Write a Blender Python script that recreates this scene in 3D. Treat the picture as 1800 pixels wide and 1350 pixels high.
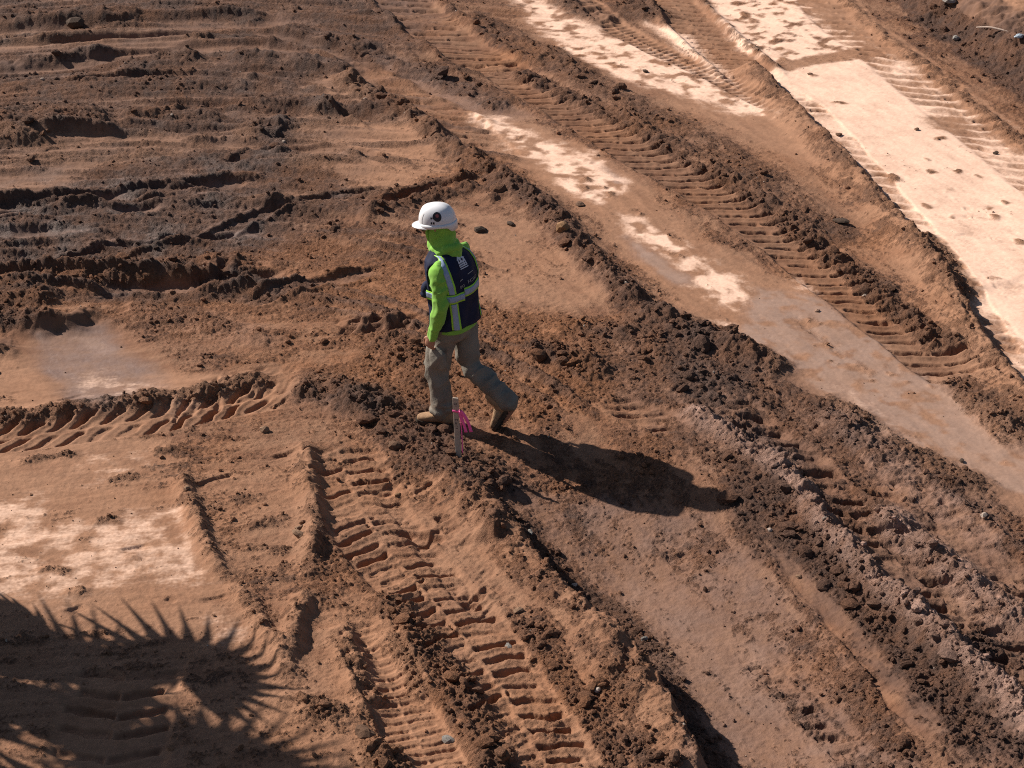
import bpy, bmesh, math, random
import numpy as np
from mathutils import Vector, Matrix, Euler

for o in list(bpy.data.objects):
    bpy.data.objects.remove(o, do_unlink=True)
scene = bpy.context.scene
COL = scene.collection
R = math.radians
random.seed(7)
RNG = np.random.default_rng(11)

# ------------------------------------------------------------------ camera, sky, sun, exposure
CAM_H, PITCH, FPX = 7.2, R(27.0), 3480.0          # metres, downward tilt, focal length in photo pixels
cam_data = bpy.data.cameras.new('camera')
cam_data.sensor_width = 36.0
cam_data.lens = FPX / 1800.0 * 36.0
cam_data.clip_start, cam_data.clip_end = 0.1, 2000.0
cam = bpy.data.objects.new('camera', cam_data)
COL.objects.link(cam)
cam.location = (0, 0, CAM_H)
cam.rotation_euler = (math.pi / 2 - PITCH, 0, 0)
cam_data.dof.use_dof = True
cam_data.dof.focus_distance = 15.2
cam_data.dof.aperture_fstop = 8.0
scene.camera = cam

SUN_EL = R(37.5)
SUN_AZ = np.array([-0.874, 0.486])                 # horizontal direction from the ground towards the sun
world = bpy.data.worlds.new('World')
scene.world = world
world.use_nodes = True
wn = world.node_tree.nodes
sky = wn.new('ShaderNodeTexSky')
sky.sky_type = 'NISHITA'
sky.sun_disc = False
sky.sun_elevation = SUN_EL
sky.sun_rotation = math.atan2(SUN_AZ[0], SUN_AZ[1])
sky.air_density, sky.dust_density, sky.ozone_density = 1.0, 1.0, 1.0
wn['Background'].inputs['Strength'].default_value = 0.05
world.node_tree.links.new(sky.outputs['Color'], wn['Background'].inputs['Color'])

sun_data = bpy.data.lights.new('sun', 'SUN')
sun_data.energy = 5.0
sun_data.angle = R(0.53)
sun_data.color = (1.0, 0.93, 0.84)
sun = bpy.data.objects.new('sun', sun_data)
COL.objects.link(sun)
sun_dir = Vector((SUN_AZ[0] * math.cos(SUN_EL), SUN_AZ[1] * math.cos(SUN_EL), math.sin(SUN_EL))).normalized()
sun.rotation_euler = sun_dir.to_track_quat('Z', 'Y').to_euler()
sun.location = (-20, 25, 25)

scene.view_settings.view_transform = 'Standard'
scene.view_settings.look = 'None'
scene.view_settings.gamma = 1.0
scene.view_settings.use_curve_mapping = False
scene.view_settings.exposure = 0.46
scene.cycles.use_denoising = False
scene.cycles.filter_width = 1.05

# ------------------------------------------------------------------ helpers
def link(name, mesh, mat=None, parent=None):
    o = bpy.data.objects.new(name, mesh)
    COL.objects.link(o)
    if mat is not None:
        mesh.materials.clear()
        mesh.materials.append(mat)
    if parent is not None:
        o.parent = parent
    return o

def tag(o, label=None, cat=None, group=None, kind=None):
    if label: o['label'] = label
    if cat: o['category'] = cat
    if group: o['group'] = group
    if kind: o['kind'] = kind
    return o

def empty(name, loc=(0, 0, 0), rz=0.0):
    o = bpy.data.objects.new(name, None)
    o.empty_display_size = 0.1
    COL.objects.link(o)
    o.location = loc
    o.rotation_euler = (0, 0, rz)
    return o

def mesh_from(name, verts, faces, smooth=True):
    m = bpy.data.meshes.new(name)
    m.from_pydata([tuple(v) for v in verts], [], faces)
    m.update()
    if smooth:
        m.polygons.foreach_set('use_smooth', [True] * len(m.polygons))
    return m

def sstep(a, b, x):
    t = np.clip((x - a) / (b - a), 0, 1)
    return t * t * (3 - 2 * t)

_perm = {}
def _tab(seed):
    if seed not in _perm:
        r = np.random.default_rng(seed)
        p = r.permutation(512).astype(np.int32)
        a = r.random(512).astype(np.float32) * 2 * math.pi
        _perm[seed] = (p, np.cos(a).astype(np.float32), np.sin(a).astype(np.float32), r.random((512, 3)).astype(np.float32))
    return _perm[seed]

def perlin(x, y, seed=0):
    p, gx, gy, _ = _tab(seed)
    xi = np.floor(x); yi = np.floor(y)
    fx = (x - xi).astype(np.float32); fy = (y - yi).astype(np.float32)
    xi = xi.astype(np.int32); yi = yi.astype(np.int32)
    u = fx * fx * fx * (fx * (fx * 6 - 15) + 10)
    v = fy * fy * fy * (fy * (fy * 6 - 15) + 10)
    def g(ix, iy, dx, dy):
        h = p[(p[ix & 511] + iy) & 511]
        return gx[h] * dx + gy[h] * dy
    a = g(xi, yi, fx, fy); b = g(xi + 1, yi, fx - 1, fy)
    c = g(xi, yi + 1, fx, fy - 1); d = g(xi + 1, yi + 1, fx - 1, fy - 1)
    ab = a + u * (b - a); cd = c + u * (d - c)
    return (ab + v * (cd - ab)) * 1.45

def fbm(x, y, scale, octs=4, seed=0, gain=0.5, lac=2.03):
    s = 0.0; amp = 1.0; f = 1.0 / scale; n = 0.0
    for i in range(octs):
        s = s + amp * perlin(x * f + 17.3 * i, y * f - 9.1 * i, seed + i)
        n += amp; amp *= gain; f *= lac
    return s / n

def lumps(x, y, cell, seed=0, rmin=0.25, rmax=0.62, dens=1.0):
    """half-buried lumps: one ball per lattice cell, the highest one wins; heights in units of the cell"""
    p, _, _, rnd = _tab(seed)
    x = x / cell; y = y / cell
    xi = np.floor(x).astype(np.int32); yi = np.floor(y).astype(np.int32)
    best = np.zeros_like(x, dtype=np.float32)
    for j in (-1, 0, 1):
        for i in (-1, 0, 1):
            cx = xi + i; cy = yi + j
            h = p[(p[cx & 511] + cy) & 511]
            r0 = rnd[h, 2]
            rad = rmin + (rmax - rmin) * r0 * r0
            dx = x - (cx + rnd[h, 0]); dy = y - (cy + rnd[h, 1])
            q = 1 - (dx * dx + dy * dy) / (rad * rad)
            k = np.where(rnd[(h * 7 + 3) & 511, 0] < dens, 1.0, 0.0)
            np.maximum(best, np.sqrt(np.maximum(q, 0)) * rad * k, out=best, casting='unsafe')
    return best

# ------------------------------------------------------------------ from the photo to the place
def ray(u, v):
    X = (u - 900.0) / FPX; Y = -(v - 675.0) / FPX
    c, s = math.cos(PITCH), math.sin(PITCH)
    return np.array([X, c + Y * s, -s + Y * c])

def G0(u, v, z=0.0):
    d = ray(u, v)
    t = (z - CAM_H) / d[2]
    return np.array([d[0] * t, d[1] * t])

def smooth_line(P, step=0.07):
    P = np.asarray(P, float)
    if len(P) < 3:
        n = max(2, int(np.linalg.norm(P[-1] - P[0]) / step))
        return P[0] + (P[-1] - P[0]) * np.linspace(0, 1, n + 1)[:, None]
    Q = np.vstack([2 * P[0] - P[1], P, 2 * P[-1] - P[-2]])
    out = []
    for i in range(1, len(Q) - 2):
        n = max(2, int(np.linalg.norm(Q[i + 1] - Q[i]) / step))
        t = np.linspace(0, 1, n, endpoint=False)[:, None]
        a, b, c, d = Q[i - 1], Q[i], Q[i + 1], Q[i + 2]
        out.append(0.5 * ((2 * b) + (c - a) * t + (2 * a - 5 * b + 4 * c - d) * t ** 2 + (3 * b - a - 3 * c + d) * t ** 3))
    out.append(P[-1:])
    return np.vstack(out)

def line_dist(X, Y, L):
    """distance along (s), signed distance (right of travel is positive) to polyline L, for arrays X, Y"""
    best = np.full(X.shape, 1e9, np.float32); S = np.zeros(X.shape, np.float32); D = np.full(X.shape, 1e9, np.float32)
    s0 = 0.0
    for a, b in zip(L[:-1], L[1:]):
        e = b - a; l = float(np.hypot(*e))
        if l < 1e-6: continue
        e = e / l
        px, py = X - a[0], Y - a[1]
        t = np.clip(px * e[0] + py * e[1], 0, l)
        dx, dy = px - t * e[0], py - t * e[1]
        d2 = dx * dx + dy * dy
        m = d2 < best
        side = np.sign(px * e[1] - py * e[0])
        best = np.where(m, d2, best); S = np.where(m, s0 + t, S); D = np.where(m, np.sqrt(d2) * side, D)
        s0 += l
    return S, D

# the platform edge: left of it the fill the loader drove on, right of it the lower strip
EDGE = smooth_line([G0(*p) for p in [(560, 640), (650, 705), (730, 768), (800, 822), (870, 872), (925, 940), (975, 1000), (1040, 1062),
                                     (1110, 1122), (1165, 1190), (1205, 1260), (1245, 1335), (1290, 1420), (1340, 1520), (1400, 1640)]], 0.15)
BANK = smooth_line([G0(*p) for p in [(1480, -60), (1560, -10), (1650, 52), (1720, 105), (1800, 160), (1900, 235)]], 0.3)

def zmacro(x, y):
    x = np.asarray(x, float); y = np.asarray(y, float)
    S, D = line_dist(x, y, EDGE)
    D = -D                                            # positive towards the lower strip
    drop = 0.35 * sstep(1.5, 4.0, S)
    z = -drop * sstep(-0.07, 0.09, D) * (1 - 0.85 * sstep(0.45, 2.0, D))
    S2, D2 = line_dist(x, y, BANK)
    z = z + 0.42 * (1 - sstep(-0.9, 0.1, D2)) * (y > 15) * sstep(2, 5, x)
    z = z + 0.05 * np.sin(x * 0.7 + 1.3) * np.sin(y * 0.45)* sstep(12, 18, y)
    return z

def G(u, v):
    p = G0(u, v); z = 0.0
    for _ in range(6):
        z = 0.5 * z + 0.5 * float(zmacro(np.array([p[0]]), np.array([p[1]]))[0])
        p = G0(u, v, z)
    return p
# ------------------------------------------------------------------ ground survey raster: heights and kinds of soil
RES = 0.01
RX0, RX1, RY0, RY1 = -9.0, 9.6, 7.4, 29.0
NX = int(round((RX1 - RX0) / RES)) + 1
NY = int(round((RY1 - RY0) / RES)) + 1
rx = np.linspace(RX0, RX1, NX, dtype=np.float32)
ry = np.linspace(RY0, RY1, NY, dtype=np.float32)
names = ['H', 'rough', 'clod', 'flat', 'tan', 'dark', 'orange', 'grey', 'pale', 'wet', 'pink', 'smear']
F = {n: np.zeros((NY, NX), np.float32) for n in names}

def up(fn, k):
    """evaluate fn on every k-th raster node and spread it bilinearly"""
    xs = rx[::k]; ys = ry[::k]
    a = fn(*np.meshgrid(xs, ys)).astype(np.float32)
    ix = np.minimum(np.arange(NX) / k, a.shape[1] - 1.001); iy = np.minimum(np.arange(NY) / k, a.shape[0] - 1.001)
    x0 = ix.astype(int); y0 = iy.astype(int); fx = (ix - x0).astype(np.float32); fy = (iy - y0).astype(np.float32)
    t = a[:, x0] * (1 - fx) + a[:, x0 + 1] * fx
    return t[y0] * (1 - fy)[:, None] + t[y0 + 1] * fy[:, None]

WARP = up(lambda x, y: fbm(x, y, 0.5, 4, 101), 3)
WARP2 = up(lambda x, y: fbm(x, y, 0.16, 3, 131), 2)
FILL = up(lambda x, y: fbm(x, y, 0.9, 3, 171), 5)
CHUNK = up(lambda x, y: fbm(x, y, 0.28, 3, 151), 2)

def window(L, reach):
    x0, y0 = L.min(0) - reach; x1, y1 = L.max(0) + reach
    i0, i1 = max(0, int((x0 - RX0) / RES)), min(NX, int((x1 - RX0) / RES) + 2)
    j0, j1 = max(0, int((y0 - RY0) / RES)), min(NY, int((y1 - RY0) / RES) + 2)
    return j0, j1, i0, i1

def near(pts, reach, step=0.12, world=False):
    L = smooth_line(pts if world else [G(*p) for p in pts], step)
    j0, j1, i0, i1 = window(L, reach)
    if j1 <= j0 or i1 <= i0: return None
    sl = (slice(j0, j1), slice(i0, i1))
    sh = (j1 - j0, i1 - i0)
    best = np.full(sh, 1e9, np.float32); S = np.zeros(sh, np.float32); D = np.full(sh, 1e9, np.float32)
    s0 = 0.0
    for a, b in zip(L[:-1], L[1:]):
        e = b - a; l = float(np.hypot(*e))
        if l < 1e-6: continue
        e = (e / l).astype(np.float32)
        lo = np.minimum(a, b) - reach; hi = np.maximum(a, b) + reach
        ii0 = min(max(0, int((lo[0] - RX0) / RES) - i0), sh[1]); ii1 = min(max(0, int((hi[0] - RX0) / RES) + 2 - i0), sh[1])
        jj0 = min(max(0, int((lo[1] - RY0) / RES) - j0), sh[0]); jj1 = min(max(0, int((hi[1] - RY0) / RES) + 2 - j0), sh[0])
        if ii1 > ii0 and jj1 > jj0:
            px = (rx[i0 + ii0:i0 + ii1] - np.float32(a[0]))[None, :]
            py = (ry[j0 + jj0:j0 + jj1] - np.float32(a[1]))[:, None]
            t = np.clip(px * e[0] + py * e[1], 0, l)
            dx, dy = px - t * e[0], py - t * e[1]
            d2 = dx * dx + dy * dy
            q = (slice(jj0, jj1), slice(ii0, ii1))
            m = d2 < best[q]
            best[q][m] = d2[m]; S[q][m] = (s0 + t)[m]
            D[q][m] = (np.sqrt(d2) * np.sign(px * e[1] - py * e[0]))[m]
        s0 += l
    return sl, S, D, s0

def blend(name, sl, m, val=1.0):
    a = F[name][sl]
    a += (val - a) * m

def lerp_h(sl, m, target):
    F['H'][sl] += (target - F['H'][sl]) * m

HK = 0.82                                            # windrows are low: most of their height is loose clods
def ridge(pts, h, w, clod=0.8, rough=0.02, wr=None, jit=0.05, ends=0.25, world=False, chunk=1.0, **colors):
    """windrow of spilled soil; w half width left of travel, wr right"""
    wr = wr or w
    if not world and np.mean([q[1] for q in pts]) < 560 and np.mean([q[0] for q in pts]) < 720: h, chunk, clod = h * 1.05, chunk * 0.5, clod * 0.8
    got = near(pts, max(w, wr) * 2.6 + 0.1, world=world)
    if got is None: return
    sl, S, D, L = got
    D = D + WARP[sl] * jit + WARP2[sl] * jit * 0.5
    ww = np.where(D < 0, w, wr)
    e = sstep(0, ends, S) * sstep(0, ends, L - S)
    prof = np.exp(-np.abs(D / ww) ** 2.2) * e
    mod = np.clip(0.85 + chunk * (0.85 * CHUNK[sl] + 0.6 * WARP2[sl]), 0.1, 1.8)
    F['H'][sl] += h * HK * prof * mod * (1 - 0.25 * np.abs(WARP2[sl]))
    m = np.exp(-np.abs(D / (ww * 1.15)) ** 4) * e
    F['clod'][sl] = np.maximum(F['clod'][sl], clod * m * np.clip(0.75 + 0.6 * CHUNK[sl], 0.1, 1.2))
    F['rough'][sl] = np.maximum(F['rough'][sl], rough * m)
    for k in ('flat', 'wet', 'pale'):
        F[k][sl] *= 1 - 0.9 * m
    for k, v in colors.items():
        blend(k, sl, m * np.clip(0.85 + 0.5 * WARP[sl], 0, 1) * v)

def rut(pts, depth, w, jit=0.03, ends=0.3, wall=0.0, flat=0.5, **colors):
    """smooth trough, wall: lip thrown up along its sides"""
    got = near(pts, w * 2.5 + 0.1)
    if got is None: return
    sl, S, D, L = got
    D = D + WARP[sl] * jit
    e = sstep(0, ends, S) * sstep(0, ends, L - S)
    c = np.abs(D / w)
    m = (1 - sstep(0.75, 1.1, c)) * e
    depth, wall = depth * 0.6, wall * 0.55
    F['H'][sl] += -depth * m + wall * np.exp(-((c - 1.35) / 0.28) ** 2) * e * np.clip(0.8 + 0.8 * CHUNK[sl], 0, 1.6)
    blend('flat', sl, m * 0.85, flat)
    F['clod'][sl] *= 1 - 0.8 * m
    for k, v in colors.items():
        blend(k, sl, m * v)

LK = 1.05
def track(pts, W, pitch, lug, depth=0.03, slant=0.0, chev=0.0, duty=0.36, split=0.5, gap=0.0, berm=0.0, berm_r=None, jit=0.03, keep=0.8,
          amp=0.42, seed=5, flat=0.75, phase=0.0, soft=0.08, wob=0.06, ends=0.5, stain=0.0, **colors):
    """tyre print: lugs press slots into the trough.  slant/chev: slot lean in slot pitches across the half width"""
    got = near(pts, W * 0.5 + 0.35, step=0.08)
    if got is None: return
    sl, S, D, L = got
    D = D + WARP[sl] * jit
    c = D / (W * 0.5)
    cs = c + 0.35 * WARP2[sl]
    e = sstep(0, ends, S + 0.25 * CHUNK[sl]) * sstep(0, ends, L - S + 0.25 * CHUNK[sl])
    m = (1 - sstep(0.9, 1.06, np.abs(c))) * e
    ph = S / pitch + slant * c + chev * np.abs(c) + np.where(cs > 0, split, 0.0) + (WARP[sl] * wob + WARP2[sl] * 0.035) / pitch * 0.6 + phase
    k = np.floor(ph)
    r = np.random.default_rng(seed).random(1024).astype(np.float32)
    ki = (k.astype(int) * 2 + (cs > 0)) & 1023
    a = 1 - amp * 1.6 * r[ki]
    f = ph - k + 0.10 * (r[(ki * 3 + 1) & 1023] - 0.5) + 0.12 * WARP2[sl]
    slot = sstep(0.0, soft, f) * (1 - sstep(duty, duty + soft * 1.6, f))
    reach = 0.97 - 0.28 * r[(ki * 5 + 2) & 1023]
    slot = slot * (1 - sstep(reach - 0.06, reach + 0.04, np.abs(c))) * sstep(gap, gap + 0.07, np.abs(c))
    worn = np.clip(keep + (1 - keep) * 2.2 * WARP[sl] + 0.7 * FILL[sl], 0.08, 1)
    bl = berm; br = berm if berm_r is None else berm_r
    bb = np.where(c < 0, bl, br)
    F['H'][sl] += -depth * m - lug * LK * slot * m * a * worn * np.clip(0.95 + 0.6 * CHUNK[sl], 0.3, 1.3)
    # earth squeezed up between the slots
    F['H'][sl] += 0.30 * LK * lug * m * worn * np.exp(-((f - duty - 0.22) / 0.16) ** 2) * a
    F['H'][sl] += bb * np.exp(-((np.abs(c) - 1.18) / 0.17) ** 2) * e * np.clip(0.8 + 0.9 * CHUNK[sl], 0.05, 1.8)
    F['clod'][sl] = np.maximum(F['clod'][sl] * (1 - 0.85 * m), (bb > 0) * 0.75 * np.exp(-((np.abs(c) - 1.18) / 0.2) ** 2) * e)
    if stain:                                        # mud off the tyre on the pale clay, clean lines between the lugs
        F['pale'][sl] *= 1 - stain * m * np.clip(worn * 1.2, 0, 1) * (1 - 0.75 * np.exp(-((f - duty - 0.3) / 0.12) ** 2))
        blend('tan', sl, stain * m, 0.7)
    blend('flat', sl, m, flat)
    for k_, v in colors.items():
        blend(k_, sl, m * v * np.clip(0.9 + 0.4 * WARP[sl], 0, 1))

def patch(poly, feather=0.12, jit=0.15, h=None, world=False, holes=0.0, clod=None, rough=None, jit2=0.4, **colors):
    P = np.array(poly if world else [G(*p) for p in poly])
    L = np.vstack([P, P[:1]])
    # subdivide straight edges
    pts = []
    for a, b in zip(L[:-1], L[1:]):
        n = max(1, int(np.hypot(*(b - a)) / 0.4))
        pts += [a + (b - a) * t for t in np.linspace(0, 1, n, endpoint=False)]
    Lp = np.array(pts + [P[0]])
    j0, j1, i0, i1 = window(Lp, 0.6)
    if j1 <= j0 or i1 <= i0: return
    sl = (slice(j0, j1, 1), slice(i0, i1, 1))
    k = 3
    X, Y = np.meshgrid(rx[i0:i1:k], ry[j0:j1:k])
    _, D = line_dist(X, Y, np.vstack([P, P[:1]]))
    ins = np.zeros(X.shape, bool)
    for (x1, y1), (x2, y2) in zip(L[:-1], L[1:]):
        cond = ((y1 > Y) != (y2 > Y))
        if abs(y2 - y1) > 1e-9:
            ins ^= cond & (X < (x2 - x1) * (Y - y1) / (y2 - y1) + x1)
    sd = np.where(ins, np.abs(D), -np.abs(D)).astype(np.float32)
    big = np.repeat(np.repeat(sd, k, 0), k, 1)[:j1 - j0, :i1 - i0]
    sd = big + WARP[sl] * jit + WARP2[sl] * jit * jit2
    feather = max(feather, 0.28 if colors.get('pale', 0) > 0.3 else 0.16)
    m = sstep(-feather * 0.5, feather * 0.5, sd)
    if holes > 0:
        m = m * (1 - sstep(-0.35, 0.45, (CHUNK[sl] + 0.9 * WARP2[sl]) - (0.32 - holes)))
    if h is not None: F['H'][sl] += h * m
    if clod is not None: blend('clod', sl, m, clod)
    if rough is not None: blend('rough', sl, m, rough)
    for k_, v in colors.items():
        blend(k_, sl, m, v)
    return sl, m
# ------------------------------------------------------------------ the survey: what lies where on the site
XX, YY = np.meshgrid(rx[::6], ry[::6])
F['H'] += up(zmacro, 6)
F['H'] += up(lambda x, y: 0.035 * fbm(x, y, 2.2, 3, 201), 5)
F['rough'] += 0.012
F['clod'] += np.clip(up(lambda x, y: 0.22 + 0.8 * fbm(x, y, 1.1, 4, 221), 3), 0, 0.6)
del XX, YY

# --- broad soil kinds
patch([(-400, -100), (700, -100), (760, 60), (620, 140), (640, 330), (500, 420), (300, 470), (-400, 480)], 0.8, 0.5, grey=0.45, dark=0.5, clod=0.32)
patch([(-100, 300), (380, 300), (480, 380), (420, 470), (200, 470), (-100, 480)], 0.5, 0.4, grey=0.85, dark=0.55, clod=0.35)
patch([(60, 440), (560, 400), (740, 430), (740, 720), (560, 690), (420, 640), (260, 560), (60, 560)], 0.5, 0.5, orange=0.45)
patch([(640, 560), (840, 540), (1080, 560), (1180, 620), (1100, 690), (900, 760), (740, 740), (600, 690)], 0.4, 0.4, orange=0.6, clod=0.5, rough=0.02)
patch([(840, 860), (960, 860), (1240, 900), (1420, 1080), (1640, 1380), (1240, 1450), (1160, 1180), (1000, 1010)], 0.25, 0.2, flat=0.3, clod=0.28, grey=0.55, tan=0.0, dark=0.2)
patch([(1050, 950), (1180, 960), (1330, 1130), (1450, 1350), (1280, 1380), (1130, 1110)], 0.5, 0.4, grey=0.7, tan=0.3, flat=0.5)
patch([(1140, 560), (1330, 610), (1620, 770), (1820, 900), (1900, 1400), (1700, 1400), (1420, 1020), (1280, 860), (1120, 760), (1040, 650)], 0.3, 0.25, dark=0.3, clod=0.32, rough=0.02, grey=0.3)
patch([(1240, 790), (1320, 800), (1480, 960), (1640, 1110), (1840, 1330), (1700, 1360), (1500, 1130), (1380, 1010), (1290, 920)], 0.2, 0.2, dark=0.8, clod=0.6, grey=0.25, rough=0.018)
patch([(900, 20), (1260, 10), (1500, 300), (1720, 610), (1830, 760), (1750, 740), (1440, 480), (1200, 330), (1000, 180)], 0.5, 0.3, tan=0.2, flat=0.35, clod=0.15)
patch([(-500, -100), (800, -100), (900, 200), (760, 420), (560, 560), (-500, 600)], 0.8, 0.4, smear=1.0)
patch([(800, -100), (1300, -100), (1850, 700), (1850, 1400), (1500, 1400), (1150, 800), (1000, 560), (760, 200)], 0.8, 0.4, smear=0.55)
patch([(1350, 100), (1560, 80), (1850, 300), (1850, 700), (1700, 540)], 0.2, 0.1, smear=0.1)
# --- smooth compacted tan ground
patch([(540, 200), (720, 205), (790, 270), (800, 310), (640, 335), (520, 290), (510, 230)], 0.3, 0.3, tan=0.75, flat=0.55, clod=0.2)
patch([(550, 140), (620, 130), (660, 170), (640, 185), (540, 165)], 0.3, 0.25, tan=0.8, flat=0.7, clod=0.1)
patch([(790, 380), (880, 370), (960, 420), (1050, 500), (1060, 540), (880, 540), (830, 500), (820, 430)], 0.3, 0.3, tan=0.55, flat=0.5, clod=0.22)
patch([(0, 250), (280, 235), (450, 230), (440, 255), (280, 290), (120, 300), (0, 300)], 0.3, 0.25, tan=0.7, flat=0.5, clod=0.2)
patch([(-40, 305), (150, 300), (130, 335), (-40, 350)], 0.3, 0.2, tan=0.8, flat=0.6, clod=0.1)
patch([(-40, 50), (300, 45), (330, 75), (180, 85), (-40, 90)], 0.4, 0.3, tan=0.65, flat=0.5, clod=0.1)
patch([(440, 345), (560, 335), (540, 360), (450, 362)], 0.3, 0.2, tan=0.8, flat=0.6, clod=0.1)
patch([(300, 60), (450, 90), (300, 110), (200, 80)], 0.4, 0.3, grey=0.5, tan=0.3, flat=0.4, clod=0.12)
patch([(-60, 610), (60, 625), (140, 700), (80, 735), (-60, 740)], 0.25, 0.15, tan=0.7, flat=0.62, clod=0.18)
patch([(60, 590), (180, 570), (260, 640), (290, 680), (200, 720), (110, 700), (60, 630)], 0.25, 0.15, grey=0.8, flat=0.7, clod=0.15, tan=0.0, wet=0.35)
patch([(110, 655), (190, 655), (260, 680), (200, 715), (140, 700)], 0.25, 0.25, holes=0.25, pale=0.55, wet=0.45)
patch([(260, 660), (450, 655), (460, 685), (330, 715), (210, 728), (240, 690)], 0.12, 0.1, tan=0.8, flat=0.85, clod=0.04)
patch([(290, 695), (370, 680), (375, 690), (300, 722)], 0.06, 0.08, pale=0.6, flat=0.9)
patch([(140, 590), (225, 600), (210, 625), (150, 610)], 0.2, 0.2, wet=0.6, grey=0.9)
# --- pale clay left by the blade, lower left
patch([(-100, 770), (290, 770), (330, 850), (400, 1030), (380, 1110), (200, 1130), (-100, 1120)], 0.2, 0.15, tan=0.6, flat=0.62, clod=0.2)
patch([(-80, 910), (60, 860), (90, 920), (200, 900), (330, 900), (378, 1025), (240, 1010), (120, 1060), (-80, 1040)], 0.2, 0.3, holes=0.12, pale=0.6, flat=0.8, clod=0.08)
patch([(120, 790), (250, 790), (260, 850), (140, 850)], 0.3, 0.3, holes=0.3, pale=0.45)
patch([(200, 800), (340, 1030), (500, 1150), (450, 1060), (330, 820)], 0.2, 0.1, tan=0.35)
patch([(360, 1085), (430, 1075), (440, 1130), (380, 1140)], 0.1, 0.12, pale=0.5, flat=0.85)
patch([(330, 820), (540, 800), (540, 1000), (480, 1060), (400, 960)], 0.25, 0.15, tan=0.35, flat=0.3, clod=0.3)
patch([(-100, 1100), (560, 1120), (640, 1250), (660, 1420), (-100, 1420)], 0.4, 0.3, tan=0.4, clod=0.28, flat=0.3)
patch([(540, 1050), (700, 1080), (860, 1420), (640, 1420), (560, 1200)], 0.25, 0.2, tan=0.55, orange=0.35)
patch([(560, 800), (700, 800), (900, 1050), (1180, 1330), (1200, 1400), (900, 1400), (700, 1060)], 0.3, 0.2, tan=0.15, clod=0.62, rough=0.022)
# --- pale field, top right
patch([(1215, -40), (1420, -40), (1500, 50), (1545, 82), (1440, 100), (1360, 112), (1290, 80)], 0.1, 0.12, holes=0.12, pale=0.95, flat=0.93, clod=0.02)
patch([(1345, 125), (1450, 108), (1590, 95), (1740, 190), (1850, 275), (1850, 700), (1790, 680), (1700, 530), (1590, 400), (1480, 265), (1400, 190)], 0.12, 0.12, pale=0.97, flat=0.95, clod=0.015)
patch([(1360, 112), (1440, 98), (1525, 84), (1528, 102), (1450, 112), (1380, 122)], 0.1, 0.12, pale=0.1, tan=0.5, flat=0.5, clod=0.2)
patch([(1620, 205), (1680, 200), (1700, 235), (1640, 228)], 0.2, 0.15, pale=0.35, tan=0.7, clod=0.1)
patch([(1400, -40), (1500, 0), (1540, 70), (1440, 40)], 0.3, 0.2, pale=0.15, tan=0.7, clod=0.12)
patch([(885, -10), (970, -5), (1080, 62), (1160, 85), (1260, 132), (1390, 212), (1290, 200), (1150, 162), (1000, 105)], 0.3, 0.2, holes=0.12, pale=0.85, flat=0.85, clod=0.03)
patch([(1130, 40), (1210, 60), (1290, 140), (1350, 180), (1240, 130)], 0.12, 0.1, pale=0.9, flat=0.9, clod=0.03)
patch([(1090, 90), (1200, 140), (1390, 220), (1470, 310), (1300, 240), (1180, 180)], 0.3, 0.2, tan=0.75, flat=0.8, clod=0.06)
patch([(1640, 560), (1740, 600), (1850, 760), (1790, 720)], 0.15, 0.1, pale=0.25, tan=0.7)
# --- the pale puddled strip and its wet end
patch([(810, 195), (930, 215), (1100, 300), (1240, 420), (1400, 500), (1560, 600), (1850, 800), (1850, 930), (1560, 790), (1330, 630), (1180, 540), (1060, 400), (900, 290)], 0.2, 0.15, tan=0.6, flat=0.75, clod=0.08)
patch([(815, 200), (880, 205), (960, 245), (1050, 275), (1100, 325), (1085, 345), (1010, 330), (950, 300), (880, 250)], 0.06, 0.3, holes=0.1, pale=0.85, flat=0.95, clod=0.0)
patch([(960, 300), (1080, 320), (1060, 365), (990, 340)], 0.06, 0.25, holes=0.3, pale=0.9, flat=0.95, clod=0.0)
patch([(1075, 375), (1130, 385), (1210, 415), (1300, 490), (1335, 525), (1290, 545), (1220, 520), (1170, 455), (1110, 420)], 0.06, 0.25, holes=0.15, pale=0.88, flat=0.96, clod=0.0)
patch([(1350, 480), (1400, 470), (1450, 510), (1420, 520)], 0.08, 0.2, holes=0.22, pale=0.7, flat=0.95, clod=0.0)
patch([(1255, 565), (1280, 570), (1310, 600), (1290, 598)], 0.03, 0.06, pale=0.97, flat=0.97, clod=0.0)
patch([(1330, 505), (1430, 520), (1530, 590), (1640, 660), (1850, 790), (1850, 905), (1700, 830), (1560, 775), (1440, 690), (1350, 620), (1290, 590), (1310, 545)], 0.07, 0.12, holes=0.1, grey=0.75, tan=0.75, pale=0.12, wet=0.9, flat=0.97, clod=0.02, orange=0.0, dark=0.0)
patch([(1100, 415), (1160, 450), (1215, 500), (1180, 500), (1120, 450)], 0.08, 0.12, grey=0.8, tan=0.4, wet=0.85, flat=0.97, clod=0.02, pale=0.1)
patch([(1040, 285), (1070, 295), (1100, 325), (1080, 322)], 0.04, 0.1, wet=1.0, flat=0.98)
patch([(1400, 545), (1440, 550), (1450, 610), (1390, 600)], 0.15, 0.3, holes=0.4, clod=0.3, wet=0.3, dark=0.3)
patch([(1470, 680), (1500, 688), (1560, 740), (1600, 760), (1570, 765), (1520, 730)], 0.1, 0.15, holes=0.35, pale=0.75, wet=0.95, flat=0.98)
patch([(1730, 820), (1830, 850), (1830, 880), (1760, 850)], 0.1, 0.15, wet=1.0, grey=0.9, flat=0.98)

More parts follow.
